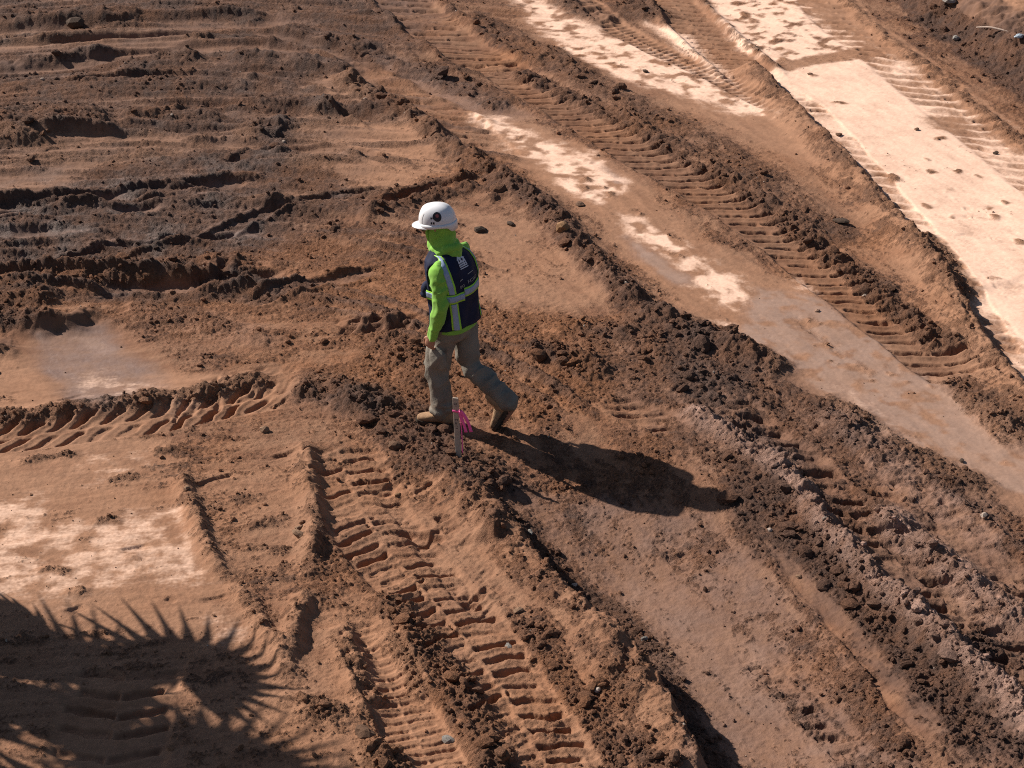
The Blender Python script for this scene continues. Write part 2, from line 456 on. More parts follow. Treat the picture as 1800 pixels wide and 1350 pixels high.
# --- ruts and windrows, upper left
rut([(-60, 66), (120, 60), (300, 46), (520, 40)], 0.05, 0.35, wall=0.04)
ridge([(-60, 40), (60, 38), (150, 32), (260, 28)], 0.13, 0.26, clod=0.9, dark=0.5)
ridge([(240, 22), (310, 14), (400, 26), (470, 38)], 0.08, 0.2, clod=0.8, dark=0.4)
ridge([(-60, 118), (40, 112), (120, 100), (205, 90)], 0.10, 0.12, clod=0.7, dark=0.5)
rut([(-60, 122), (90, 112), (200, 100), (330, 92)], 0.07, 0.16, wall=0.05)
ridge([(190, 124), (260, 116), (320, 106), (372, 102)], 0.12, 0.28, clod=0.9, dark=0.6)
ridge([(395, 112), (440, 104), (495, 112)], 0.12, 0.2, clod=0.9, dark=0.6)
ridge([(450, 80), (480, 78), (500, 84)], 0.08, 0.15, clod=0.9, dark=0.6)
ridge([(500, 50), (515, 60), (545, 74)], 0.13, 0.2, clod=1.0, dark=0.4)
ridge([(500, 105), (560, 118), (620, 135)], 0.08, 0.13, clod=0.7, dark=0.3)
rut([(280, 92), (430, 86), (560, 108), (680, 140)], 0.05, 0.2, wall=0.04)
ridge([(130, 160), (230, 152), (330, 156), (460, 150)], 0.05, 0.22, clod=0.7, dark=0.3)
ridge([(-80, 222), (20, 225), (110, 222), (210, 212)], 0.15, 0.42, clod=1.0, orange=0.7, dark=0.25)
ridge([(-60, 245), (30, 248), (90, 238)], 0.10, 0.25, clod=1.0, orange=0.5, dark=0.4)
ridge([(190, 214), (290, 206), (360, 206), (400, 196)], 0.10, 0.22, clod=0.95, orange=0.7, dark=0.15)
ridge([(390, 198), (450, 186), (520, 182), (600, 196)], 0.09, 0.16, clod=0.9, orange=0.4, dark=0.4)
ridge([(520, 196), (600, 192), (700, 196)], 0.05, 0.09, clod=0.8, dark=0.35, grey=0.3)
ridge([(430, 248), (460, 232), (490, 222), (520, 228)], 0.12, 0.22, clod=1.0, dark=0.55, grey=0.4)
ridge([(430, 262), (480, 266), (530, 258)], 0.06, 0.2, clod=0.9, grey=0.5, dark=0.4)
ridge([(335, 240), (350, 238), (368, 242)], 0.07, 0.13, clod=1.0, dark=0.4)
ridge([(200, 298), (300, 290), (380, 298), (480, 318)], 0.06, 0.25, clod=0.5, grey=0.7, dark=0.3)
rut([(60, 470), (200, 440), (340, 420), (470, 400)], 0.05, 0.10, wall=0.06, grey=0.6, dark=0.4)
rut([(330, 430), (440, 385), (560, 350), (700, 330)], 0.05, 0.09, wall=0.05, grey=0.4, dark=0.3)
rut([(380, 300), (470, 270), (600, 262), (720, 300)], 0.04, 0.10, wall=0.04, dark=0.3)
rut([(100, 150), (260, 138), (420, 140), (560, 170), (680, 225)], 0.05, 0.11, wall=0.06, dark=0.4)
rut([(60, 75), (220, 66), (400, 62), (560, 85), (700, 130)], 0.06, 0.13, wall=0.06, dark=0.4)
rut([(420, 540), (560, 500), (690, 480)], 0.04, 0.09, wall=0.05, grey=0.4, dark=0.3)
rut([(-60, 372), (60, 360), (200, 348), (380, 324), (480, 322)], 0.08, 0.13, wall=0.10, grey=0.6)
ridge([(190, 340), (260, 334), (365, 322)], 0.11, 0.10, clod=0.45, dark=0.5, grey=0.5)
rut([(-60, 386), (80, 376), (200, 376), (320, 366)], 0.07, 0.13, wall=0.08, grey=0.8)
ridge([(-60, 360), (60, 352), (190, 346)], 0.08, 0.12, clod=0.6, dark=0.5, grey=0.6)
ridge([(40, 372), (130, 372), (230, 376)], 0.08, 0.12, clod=0.6, dark=0.5, grey=0.6)
ridge([(250, 372), (330, 358), (420, 348)], 0.08, 0.14, clod=0.6, dark=0.6, grey=0.3)
ridge([(300, 384), (360, 376)], 0.08, 0.14, clod=0.7, dark=0.6)
ridge([(-60, 402), (60, 398), (170, 412), (190, 420)], 0.08, 0.12, clod=0.6, dark=0.5, grey=0.6)
rut([(-60, 414), (120, 414), (300, 432)], 0.06, 0.16, wall=0.04, grey=0.6)
ridge([(-60, 425), (40, 422)], 0.08, 0.1, clod=0.6, dark=0.6)
ridge([(130, 398), (240, 394), (300, 400)], 0.05, 0.12, clod=0.5, dark=0.4, grey=0.6)
ridge([(430, 364), (500, 360), (570, 350)], 0.05, 0.07, clod=0.6, dark=0.4)
ridge([(460, 380), (560, 372), (660, 352)], 0.03, 0.1, clod=0.5, dark=0.2)
rut([(-60, 480), (100, 470), (260, 450)], 0.05, 0.16, wall=0.03, grey=0.7)
ridge([(-20, 480), (90, 472), (160, 464), (225, 454)], 0.10, 0.10, clod=0.8, dark=0.7, grey=0.3)
ridge([(-60, 500), (60, 500), (140, 492), (220, 486), (300, 470), (460, 462)], 0.11, 0.27, clod=1.0, orange=0.55, dark=0.35)
rut([(150, 512), (260, 508), (360, 502), (520, 484)], 0.10, 0.16, wall=0.05, grey=0.7, dark=0.3)
track([(270, 492), (340, 486), (400, 480), (470, 474)], 0.34, 0.19, 0.07, depth=0.0, slant=0.0, split=0.0, duty=0.5, flat=0.3, dark=0.5)
ridge([(210, 518), (290, 526), (380, 512), (470, 502)], 0.07, 0.12, clod=0.8, dark=0.6, grey=0.4)
ridge([(330, 520), (420, 510), (560, 506)], 0.06, 0.12, clod=0.7, dark=0.5, grey=0.5)
ridge([(410, 528), (480, 522), (550, 524)], 0.05, 0.1, clod=0.8, dark=0.5)
ridge([(-60, 530), (40, 528), (110, 540)], 0.10, 0.22, clod=1.0, dark=0.4, orange=0.5)
ridge([(-60, 560), (30, 575), (110, 572), (200, 548)], 0.14, 0.22, wr=0.16, clod=1.0, dark=0.7, orange=0.2)
ridge([(-40, 610), (20, 612), (50, 606)], 0.08, 0.16, clod=1.0, dark=0.7)
ridge([(590, 576), (660, 572), (735, 566)], 0.12, 0.12, clod=0.8, dark=0.6)
track([(560, 578), (660, 574), (790, 562)], 0.32, 0.22, 0.10, depth=0.03, slant=0.4, split=0.0, duty=0.5, flat=0.2, dark=0.3)
ridge([(200, 540), (320, 560), (430, 590), (520, 600)], 0.06, 0.2, clod=0.6, orange=0.4, grey=0.4)
rut([(60, 565), (180, 640), (220, 700)], 0.03, 0.5, flat=0.9, jit=0.06)

rs = random.Random(31)
ctr = np.array([-3.5, 11.5])
for k in range(46):                                  # bundles of low lips along the wide turns, upper left
    r0 = rs.uniform(4.2, 15.5); a0 = rs.uniform(-75, 30); da = rs.uniform(14, 42) * 6 / r0
    for j in range(rs.choice((2, 3, 4))):
        rr = r0 + j * rs.uniform(.10, .24); q0 = a0 + rs.uniform(-4, 4)
        L_ = [ctr + (rr + 0.05 * math.sin(t * 7 + k)) * np.array([math.sin(R(q0 + da * t)), math.cos(R(q0 + da * t))]) for t in np.linspace(0, 1, 6)]
        if L_[-1][0] > 0.8: continue
        ridge(L_, rs.uniform(.018, .055), rs.uniform(.03, .07), world=True, clod=rs.uniform(.2, .6), chunk=0.6, dark=rs.uniform(.2, .8), grey=rs.uniform(0, .5), ends=0.5, jit=0.06, rough=0.014)
for k in range(30):                                  # thin drag lips of the turning wheels, upper left
    u = rs.uniform(-40, 700); v = rs.uniform(15, 560)
    if u > 480 and v > 330: continue
    sl = -0.10 + 0.30 * max(0, (u - 250) / 450) + rs.uniform(-.06, .06)
    ln = rs.uniform(60, 190)
    ridge([(u, v), (u + ln / 2, v + sl * ln / 2 - rs.uniform(0, 4)), (u + ln, v + sl * ln + ln * ln * 0.0004)], rs.uniform(.03, .085), rs.uniform(.05, .11), **({'clod': rs.uniform(.4, .9), 'dark': rs.uniform(.3, .8), 'grey': rs.uniform(0, .4)} if rs.random() < 1 else {})) 
# --- slots pressed in the smooth bowl, left
track([(225, 735), (330, 705), (440, 672), (560, 650)], 0.5, 0.17, 0.03, depth=0.01, slant=1.1, gap=0.25, flat=0.85, keep=0.55, duty=0.25)
track([(20, 640), (80, 690), (150, 740)], 0.5, 0.2, 0.02, depth=0.0, slant=0.2, flat=0.85, keep=0.3, duty=0.2)
# --- left loader track and the windrow behind it
track([(-80, 776), (40, 764), (160, 750), (280, 732), (390, 708), (480, 694), (560, 684)], 0.50, 0.205, 0.062, depth=0.015, slant=1.15, gap=0.12, split=0.45,
      duty=0.40, berm=0.0, berm_r=0.0, tan=0.45, flat=0.7, amp=0.3, soft=0.1)
ridge([(-80, 738), (40, 733), (140, 720), (240, 707), (340, 692), (420, 673), (500, 658)], 0.075, 0.13, clod=1.0, rough=0.025, dark=0.35, tan=0.15)
ridge([(490, 676), (560, 682), (640, 708), (690, 740)], 0.10, 0.22, clod=1.0, dark=0.6, grey=0.3)
# --- blade lines, lower left
ridge([(318, 828), (335, 880), (352, 935), (375, 985), (405, 1020)], 0.11, 0.06, wr=0.08, clod=0.25, chunk=0.5, tan=0.6, orange=0.2, jit=0.02)
ridge([(405, 1020), (440, 1065), (470, 1120), (505, 1175), (530, 1210)], 0.085, 0.07, clod=0.35, chunk=0.6, tan=0.6, orange=0.2, jit=0.03)
ridge([(535, 770), (545, 830), (555, 890), (552, 960), (540, 1010)], 0.12, 0.07, wr=0.10, clod=0.3, chunk=0.6, tan=0.4, jit=0.025)
ridge([(540, 1030), (528, 1085), (515, 1140), (508, 1175)], 0.12, 0.07, wr=0.09, clod=0.35, chunk=0.6, tan=0.5, orange=0.2, jit=0.02)
ridge([(510, 1025), (545, 1008), (600, 998)], 0.06, 0.06, clod=0.4, tan=0.4, jit=0.02)
ridge([(390, 1030), (440, 1032)], 0.04, 0.05, clod=0.5, tan=0.4)
ridge([(520, 1215), (560, 1222), (585, 1218)], 0.05, 0.05, clod=0.4, tan=0.4, jit=0.02)
rut([(345, 858), (375, 842), (420, 832)], 0.035, 0.03, ends=0.08)
rut([(205, 972), (230, 966), (265, 958)], 0.03, 0.035, ends=0.08)
rut([(110, 1080), (155, 1062)], 0.035, 0.04, ends=0.08)
rut([(345, 1058), (410, 1046)], 0.025, 0.025, ends=0.08)
rut([(295, 1060), (310, 1048)], 0.03, 0.04, ends=0.05)
rut([(470, 806), (535, 796)], 0.04, 0.035, ends=0.08)
for a_, b_, h_ in (((20, 815), (150, 800), .03), ((60, 1000), (140, 1010), .02), ((150, 925), (225, 915), .03), ((180, 850), (260, 838), .02), ((420, 930), (500, 920), .03), ((400, 880), (470, 876), .02),
                   ((420, 960), (520, 975), .02), ((230, 990), (250, 975), .05), ((200, 905), (225, 900), .03), ((100, 1040), (165, 1045), .03), ((260, 800), (330, 790), .03), ((590, 930), (640, 925), .03)):
    ridge([a_, ((a_[0] + b_[0]) / 2, (a_[1] + b_[1]) / 2 - 4), b_], h_, 0.05, clod=0.6, tan=0.2, ends=0.1)
# --- big chevron track on the fill, lower centre
track([(585, 770), (608, 820), (630, 870), (655, 920), (690, 970), (733, 1018), (770, 1060), (806, 1100), (842, 1150), (885, 1212), (925, 1275), (965, 1350), (1000, 1420)],
      0.64, 0.155, 0.066, depth=0.03, slant=-0.1, chev=-0.55, split=0.4, gap=0.02, duty=0.38, flat=0.35, amp=0.5, soft=0.08, keep=0.78, tan=0.3, wob=0.10)
track([(690, 820), (740, 880), (800, 960), (860, 1030), (920, 1100)], 0.5, 0.2, 0.06, depth=0.02, slant=-0.5, split=0.3, duty=0.4, flat=0.25, amp=0.6, keep=0.4, tan=0.15)
# --- fine track and its lips, bottom
track([(625, 1085), (655, 1145), (685, 1200), (715, 1255), (745, 1310), (790, 1400)], 0.42, 0.085, 0.022, depth=0.05, slant=0.15, split=0.0, flat=0.6, amp=0.3, keep=0.8, tan=0.6, orange=0.3)
ridge([(585, 1090), (612, 1150), (640, 1205), (655, 1270)], 0.11, 0.09, clod=0.5, tan=0.5, jit=0.03)
ridge([(655, 1095), (700, 1140), (735, 1195), (765, 1235)], 0.09, 0.08, clod=0.55, tan=0.6, orange=0.2, jit=0.03)
ridge([(640, 1040), (680, 1060), (750, 1130), (800, 1200), (850, 1290), (880, 1380)], 0.06, 0.12, clod=0.95, dark=0.2)
ridge([(480, 1210), (540, 1250), (600, 1260), (650, 1290)], 0.07, 0.12, clod=0.8, tan=0.3)
ridge([(620, 1295), (680, 1330), (700, 1400)], 0.08, 0.12, clod=0.8, tan=0.3)
track([(235, 1150), (215, 1210), (200, 1270), (185, 1340), (170, 1420)], 0.72, 0.2, 0.045, depth=0.02, slant=0.1, chev=0.45, split=0.0, flat=0.7, amp=0.2, tan=0.3)
# --- edge of the fill: the spilled windrow
ridge([(600, 690), (660, 722), (720, 770), (780, 812), (840, 850), (890, 900)], 0.06, 0.30, wr=0.2, clod=1.0, rough=0.03, dark=0.6, grey=0.3)
ridge([(770, 830), (840, 880), (890, 940), (930, 990), (1000, 1050), (1080, 1120), (1140, 1200), (1190, 1290), (1230, 1380)], 0.12, 0.26, wr=0.2, clod=0.5, rough=0.02, dark=0.05, tan=0.2, chunk=0.5)
ridge([(840, 862), (905, 915), (950, 970), (1000, 1030), (1070, 1085), (1130, 1135), (1175, 1200), (1215, 1270), (1255, 1350), (1290, 1420)], 0.0, 0.12, clod=0.7, rough=0.015, dark=0.8)  # flat band of dark loose soil, the face's shade put into its colour
ridge([(845, 960), (862, 935), (880, 915)], 0.14, 0.14, clod=0.3, tan=0.2, ends=0.1)
ridge([(1020, 1090), (1080, 1170), (1130, 1250)], 0.09, 0.14, clod=0.5, tan=0.25)
rut([(690, 930), (730, 936), (790, 948)], 0.06, 0.05, ends=0.1, wall=0.03)
# --- spill windrow behind the walker
ridge([(595, 130), (640, 165), (700, 195), (750, 225), (790, 262), (850, 298), (890, 325)], 0.15, 0.17, clod=1.0, rough=0.03, dark=0.5, orange=0.2)
ridge([(870, 310), (930, 352), (985, 398), (1030, 452), (1080, 498), (1130, 545)], 0.13, 0.15, clod=1.0, rough=0.03, dark=0.6, grey=0.2)
ridge([(1120, 540), (1200, 578), (1280, 612), (1350, 645), (1395, 668)], 0.12, 0.18, clod=1.0, rough=0.03, dark=0.7, grey=0.3)
ridge([(860, 308), (790, 322), (700, 338), (630, 352)], 0.07, 0.09, clod=0.8, dark=0.45)
ridge([(865, 332), (790, 342), (720, 360), (610, 390)], 0.08, 0.12, clod=0.95, dark=0.4, orange=0.3)
rut([(850, 322), (760, 336), (650, 366)], 0.06, 0.10, wall=0.02)
ridge([(830, 350), (870, 345), (900, 355)], 0.10, 0.2, clod=1.0, dark=0.6)
ridge([(1060, 560), (1150, 620), (1260, 690), (1340, 745)], 0.06, 0.35, clod=0.9, dark=0.5, grey=0.4)
ridge([(900, 640), (960, 625), (1040, 650), (1090, 665)], 0.09, 0.2, clod=1.0, dark=0.5)
ridge([(640, 590), (690, 610), (740, 640), (760, 690)], 0.07, 0.2, clod=1.0, dark=0.5, orange=0.3)
ridge([(960, 600), (1000, 580), (1050, 560)], 0.06, 0.12, clod=0.9, orange=0.5)
track([(1030, 690), (1090, 712), (1150, 735), (1230, 775)], 0.34, 0.17, 0.06, depth=0.02, slant=1.0, split=0.0, flat=0.4, amp=0.5, tan=0.2, duty=0.45)
# --- long loader tracks, upper right
UL = dict(split=0.0, duty=0.34, soft=0.12)
track([(640, -50), (720, 10), (770, 55), (840, 100), (900, 130)], 0.75, 0.22, 0.07, depth=0.03, slant=0.85, amp=0.3, berm=0.05, flat=0.7, keep=0.95, **UL)
track([(860, 108), (960, 165), (1060, 225), (1150, 280), (1230, 325), (1320, 378), (1410, 440), (1500, 510), (1580, 570), (1660, 630), (1720, 680)],
      0.68, 0.21, 0.085, depth=0.04, slant=0.80, amp=0.3, berm=0.0, flat=0.75, dark=0.15, keep=0.95, jit=0.05, **UL)
ridge([(900, 118), (1010, 175), (1110, 222), (1200, 272), (1290, 325), (1370, 380), (1450, 440), (1530, 500), (1600, 560), (1680, 625)], 0.08, 0.15, clod=0.95, rough=0.03, dark=0.45)
ridge([(930, 80), (1040, 150), (1180, 220), (1300, 290), (1400, 360), (1480, 430)], 0.04, 0.25, clod=0.7, dark=0.4)
ridge([(800, 20), (880, 60), (960, 100), (1040, 150)], 0.07, 0.22, clod=0.8, dark=0.3, orange=0.2)
track([(690, 150), (760, 190), (820, 232), (880, 285)], 0.6, 0.22, 0.05, depth=0.02, slant=0.8, amp=0.5, flat=0.35, keep=0.7, **UL)
rut([(640, 90), (760, 140), (840, 180), (930, 215)], 0.05, 0.25, wall=0.05, grey=0.5)
ridge([(560, 60), (660, 100), (780, 140), (900, 195)], 0.07, 0.2, clod=0.8, dark=0.4)
track([(1150, -40), (1190, 10), (1240, 62), (1290, 105), (1340, 148)], 0.62, 0.21, 0.07, depth=0.03, slant=0.8, amp=0.3, berm=0.05, flat=0.75, tan=0.3, keep=0.95, **UL)
ridge([(930, -40), (1010, 10), (1080, 45)], 0.1, 0.25, clod=0.8, dark=0.6)
ridge([(1090, 0), (1130, 20), (1160, 40)], 0.10, 0.3, clod=1.0, dark=0.8)
track([(1000, -20), (1080, 45), (1150, 85), (1220, 116), (1290, 152), (1390, 205)], 0.34, 0.12, 0.035, depth=0.015, slant=0.4, amp=0.2, split=0.5, gap=0.08, flat=0.8, keep=0.95, stain=0.6, duty=0.5)
track([(1420, -40), (1475, 26), (1540, 78), (1605, 130), (1690, 196), (1770, 258), (1880, 350)], 0.80, 0.235, 0.035, depth=0.01, slant=0.95, amp=0.5, flat=0.85, keep=0.7, stain=0.68, wob=0.12, **UL)
track([(1365, 150), (1440, 210), (1520, 300), (1590, 380), (1660, 465), (1720, 560), (1780, 650)], 0.40, 0.21, 0.05, depth=0.01, slant=0.5, amp=0.6, flat=0.85, keep=0.5, stain=0.6, **UL)
track([(1660, 330), (1740, 420), (1840, 540)], 0.7, 0.25, 0.02, depth=0.0, slant=0.7, amp=0.7, flat=0.9, keep=0.2, stain=0.25, **UL)
track([(1690, 540), (1760, 620), (1850, 720)], 0.6, 0.2, 0.03, depth=0.01, slant=0.6, amp=0.4, flat=0.85, keep=0.6, stain=0.5, **UL)
# the sharp windrow along the pale field
ridge([(1320, 115), (1360, 160), (1415, 218), (1475, 280), (1535, 345), (1595, 415), (1645, 480), (1690, 550), (1735, 620), (1790, 690), (1850, 760)], 0.22, 0.07, wr=0.24, clod=0.4, rough=0.02, tan=0.5, jit=0.025, chunk=0.3)
ridge([(1600, 400), (1660, 470), (1700, 540)], 0.05, 0.16, wr=0.2, clod=0.9, tan=0.2)
ridge([(1650, 650), (1700, 690), (1760, 750), (1830, 800)], 0.06, 0.14, clod=0.9, dark=0.3)
rut([(1385, 545), (1440, 590), (1500, 640)], 0.005, 0.05)
# --- bank at the top right
ridge([(1560, -50), (1640, 14), (1720, 72), (1800, 126), (1880, 180)], 0.12, 0.2, clod=1.0, rough=0.04, dark=0.7)
ridge([(1460, -20), (1550, 62), (1640, 128), (1720, 190), (1820, 275)], 0.07, 0.12, clod=0.4, orange=0.5, tan=0.4)
ridge([(1600, -50), (1680, -6), (1760, 42), (1840, 88)], 0.14, 0.24, clod=1.0, rough=0.05, dark=0.95)
ridge([(1640, 30), (1710, 80), (1800, 140)], -0.05, 0.18, clod=0.2, orange=0.5, tan=0.3, dark=0.0)
patch([(1550, -60), (1640, -60), (1760, 20), (1850, 68), (1850, 225), (1780, 168), (1690, 105), (1600, 40)], 0.15, 0.15, dark=0.9, clod=0.85, grey=0.2, tan=0.0)
patch([(1660, -80), (1850, -80), (1850, 45), (1750, 5)], 0.3, 0.2, tan=0.8, flat=0.7, clod=0.05, dark=0.0)
track([(1650, -60), (1740, -10), (1850, 50)], 0.9, 0.25, 0.03, depth=0.0, slant=0.9, amp=0.4, flat=0.7, tan=0.7, **UL)
# --- lower right: dark spoil, pink crusted ridge, deep prints
track([(1240, 690), (1330, 762), (1420, 835), (1490, 900), (1560, 960), (1640, 1035), (1720, 1105), (1830, 1200)], 0.50, 0.22, 0.10, depth=0.03, slant=0.55, split=0.2, amp=0.55, duty=0.5, flat=0.25, dark=0.3, keep=0.75)
ridge([(1190, 715), (1260, 755), (1310, 790), (1350, 812), (1405, 852), (1445, 912), (1500, 972), (1560, 1035), (1625, 1092), (1700, 1165), (1780, 1245), (1860, 1320)], 0.14, 0.09, wr=0.11, clod=0.8, rough=0.03, pink=0.8, jit=0.03, chunk=0.6)
ridge([(1530, 880), (1600, 940), (1660, 980), (1720, 1040), (1830, 1120)], 0.10, 0.14, clod=0.8, rough=0.03, pink=0.6, jit=0.05)
ridge([(1440, 720), (1520, 780), (1600, 850), (1700, 910), (1800, 980)], 0.08, 0.14, clod=0.8, rough=0.03, pink=0.3, dark=0.3, jit=0.05)
ridge([(1420, 690), (1520, 760), (1640, 830), (1760, 880)], 0.05, 0.2, clod=0.8, dark=0.4)
track([(1500, 790), (1600, 880), (1720, 970), (1840, 1060)], 0.5, 0.24, 0.06, depth=0.02, slant=0.6, split=0.3, amp=0.6, flat=0.2, keep=0.55, duty=0.45)
ridge([(1250, 720), (1330, 770), (1400, 830)], 0.06, 0.12, clod=0.9, dark=0.4, pink=0.3)
ridge([(1640, 1090), (1740, 1180), (1840, 1290)], 0.04, 0.3, clod=0.9, dark=0.5)
ridge([(1500, 1150), (1600, 1250), (1680, 1350)], 0.04, 0.3, clod=0.7, dark=0.35)
track([(1150, 925), (1200, 985), (1250, 1030)], 0.22, 0.17, 0.045, depth=0.0, slant=0.3, split=0.0, duty=0.5, flat=0.3, amp=0.5)
track([(1310, 1150), (1360, 1195), (1400, 1235), (1440, 1280), (1500, 1350), (1540, 1410)], 0.16, 0.165, 0.055, depth=0.0, slant=0.25, split=0.0, duty=0.5, flat=0.3, amp=0.3)
for k in list(range(34)) + list(range(60, 95)):       # smeared crumbs on the clay and the mud
    if k < 60:
        t = rs.random(); u = 1380 + 470 * t + rs.uniform(-40, 120); v = 120 + 430 * t + rs.uniform(-70, 60)
    elif k < 85:
        t = rs.random(); u = 1330 + 480 * t + rs.uniform(-20, 30); v = 545 + 270 * t + rs.uniform(-40, 30)
    else:
        t = rs.random(); u = 860 + 400 * t; v = 220 + 270 * t + rs.uniform(-20, 20)
    ln = rs.uniform(8, 40)
    ridge([(u, v), (u + ln / 2, v + rs.uniform(-2, 1)), (u + ln, v + rs.uniform(-5, 4))], rs.uniform(.004, .02), rs.uniform(.025, .08), clod=rs.uniform(.15, .55), tan=rs.uniform(.5, 1.0), ends=0.08, jit=0.14)
for k in range(3):                                   # scrape lines along the strip
    q = 60 * k
    rut([(1300 + q * 0.6, 900 + q * 0.7), (1440 + q * 0.55, 1060 + q * 0.6), (1620 + q * 0.4, 1290 + q * 0.3)], 0.012, 0.05 + 0.02 * (k % 3), jit=0.06, flat=0.4)
# ------------------------------------------------------------------ ground sheet
def sample(a, x, y):
    fx = np.clip((x - RX0) / RES, 0, NX - 1.001); fy = np.clip((y - RY0) / RES, 0, NY - 1.001)
    i = fx.astype(np.int32); j = fy.astype(np.int32); fx = (fx - i).astype(np.float32); fy = (fy - j).astype(np.float32)
    return (a[j, i] * (1 - fx) + a[j, i + 1] * fx) * (1 - fy) + (a[j + 1, i] * (1 - fx) + a[j + 1, i + 1] * fx) * fy

DIRR = (G0(1620, 590) - G0(1000, 170)); DIRR = DIRR / np.hypot(*DIRR)
def detail(x, y, full=False):
    """fine relief and soil colours at points of the site"""
    f = {k: sample(F[k], x, y) for k in names}
    inside = sstep(RX0, RX0 + 0.5, x) * (1 - sstep(RX1 - 0.5, RX1, x)) * sstep(RY0, RY0 + 0.3, y) * (1 - sstep(RY1 - 1, RY1, y))
    rough, clod, flat = f['rough'], f['clod'], np.clip(f['flat'], 0, 1)
    n1 = fbm(x, y, 0.22, 4, 301, 0.55)
    n2 = fbm(x, y, 0.05, 3, 331, 0.62)
    # smears dragged along the driving directions: straight lanes right, wide turns upper left
    side = sstep(-2.2, 1.6, x - 0.15 * (y - 14))
    arc = sstep(14.6, 17.0, y) * (1 - side)
    tx, ty = x + 3.5, y - 11.5
    rad = np.sqrt(tx * tx + ty * ty); ang = np.arctan2(tx, ty) * 7.0
    def streak(sx, w, sc, oc, seed, gain):
        r = fbm((x * DIRR[0] + y * DIRR[1]) / sx, (-x * DIRR[1] + y * DIRR[0]) / w, sc, oc, seed, gain)
        l = fbm((x * 0.985 + y * 0.17) / sx, (-x * 0.17 + y * 0.985) / w, sc, oc, seed + 7, gain)
        c = fbm(ang / sx, rad / w, sc, oc, seed + 13, gain)
        return side * r + arc * c + (1 - side - arc) * l
    sm = streak(5.0, 1, 0.11, 4, 361, 0.6)
    sl_ = streak(8.0, 1, 0.34, 3, 381, 0.5)
    L1 = fbm(x, y, 1.3, 4, 501, 0.55); L2 = fbm(x, y, 0.45, 4, 531, 0.58); L3 = fbm(x, y, 0.09, 3, 561, 0.65)
    cl = np.clip(clod, 0, 1.2)
    smr = np.clip(f['smear'], 0, 1)
    # loose moist crumbs lie in patches over the compacted crust
    n3 = fbm(x, y, 0.026, 3, 681, 0.65)
    q = 1.3 * (0.48 * streak(4.0, 1, 0.22, 5, 621, 0.70) + 0.30 * fbm(x, y, 0.10, 4, 661, 0.70) + 0.22 * n3)
    cov = np.clip(0.33 + 0.50 * cl + 0.12 * f['dark'] - 0.36 * flat + 0.05 * f['pale'] + 0.30 * L1 + 0.10 * smr, -0.1, 1.1)
    crumb = sstep(-0.06, 0.10, q - (0.5 - cov) * 0.85)
    wx = x + 0.05 * n2 + 0.03 * n1; wy = y + 0.05 * L3 + 0.03 * L2
    huge = lumps(wx, wy, 0.16, 401, 0.2, 0.55, 0.7) * 0.16
    big = lumps(wx, wy, 0.085, 411, 0.15, 0.6, 0.75) * 0.085
    mid = lumps(x + 0.014 * n2, y + 0.014 * L3, 0.042, 431, 0.15, 0.62, 0.85) * 0.042
    tiny = lumps(x, y, 0.021, 451, 0.2, 0.6, 0.8) * 0.021
    k = 1 - 0.93 * flat
    fade = 1 - 0.65 * sstep(14, 22, y)
    z = f['H'] + rough * (0.9 * n1 + 0.5 * n2) * k + (0.004 + 0.013 * smr) * sm * (1 - 0.85 * flat) + (0.085 + 0.05 * arc) * smr * sl_ * (1 - 0.8 * flat) * (1 - 0.5 * side)
    z = z + crumb * (0.004 + 0.009 * n2 + 0.010 * n3 * fade + sstep(0.6, 1.0, cl) * huge * (0.30 - 0.18 * arc) + sstep(0.3, 0.9, cl) * big * (0.56 - 0.25 * arc) + sstep(0.0, 0.6, cl) * mid * 0.55 + tiny * 0.7 * fade) * (1 - 0.5 * flat)
    z = z + (1 - crumb) * (0.0038 * n2 + 0.0036 * n3 * fade) * (1 - 0.7 * flat)
    # ---- colours of the soils
    def C(r, g, b): return np.array([r, g, b], np.float32)
    BR, DK, OR, TN, GR, PL, PK = C(.185, .085, .047), C(.070, .040, .030), C(.270, .112, .047), C(.345, .180, .106), C(.190, .118, .093), C(.78, .520, .385), C(.41, .255, .198)
    def mix(a, b, m): return a + (b - a) * np.clip(m, 0, 1)[:, None]
    nz = np.clip(1 + 0.8 * L2 + 0.6 * L3, 0.1, 1.7)
    # crust
    crust = mix(np.repeat((TN * 0.72)[None, :], len(x), 0), BR, np.clip(0.45 + 1.1 * L2 - 1.1 * sm + 0.5 * L3 - 0.5 * f['tan'], 0, 0.85))
    crust = mix(crust, OR * 1.05, np.clip(0.12 + 0.9 * L1, 0, 0.55) * (1 - 0.5 * f['tan']))
    crust = mix(crust, OR, f['orange'] * nz * 0.6)
    crust = mix(crust, GR, f['grey'] * nz * 0.85)
    crust = mix(crust, TN * 0.97, f['tan'] * (nz * 0.65 + 0.6 * sm + 0.15) * 0.9)
    crust = mix(crust, DK * 1.25, f['dark'] * nz * 0.72)
    fine = streak(3.5, 1, 0.10, 5, 711, 0.7) + 0.5 * n3
    pl = sstep(0.05, 0.95, f['pale'] + 1.0 * fine * (1.2 - f['pale']))
    crust = mix(crust, PL, pl * np.clip(f['pale'] * 1.3, 0, 1) * (0.93 + 0.3 * L2 + 0.25 * fine))
    # crumbs
    cb = mix(np.repeat((BR * 0.98)[None, :], len(x), 0), OR * 0.85, np.clip(0.15 + 0.9 * L1, 0, 0.6))
    cb = mix(cb, OR * 0.95, f['orange'] * nz * 0.85)
    cb = mix(cb, DK, np.clip(0.22 + 0.9 * L2 + 0.8 * L3, 0, 0.85) * (1 - 0.5 * f['orange']))
    cb = mix(cb, GR * 0.72, f['grey'] * nz * 0.6)
    cb = mix(cb, DK, f['dark'] * nz * 0.70)
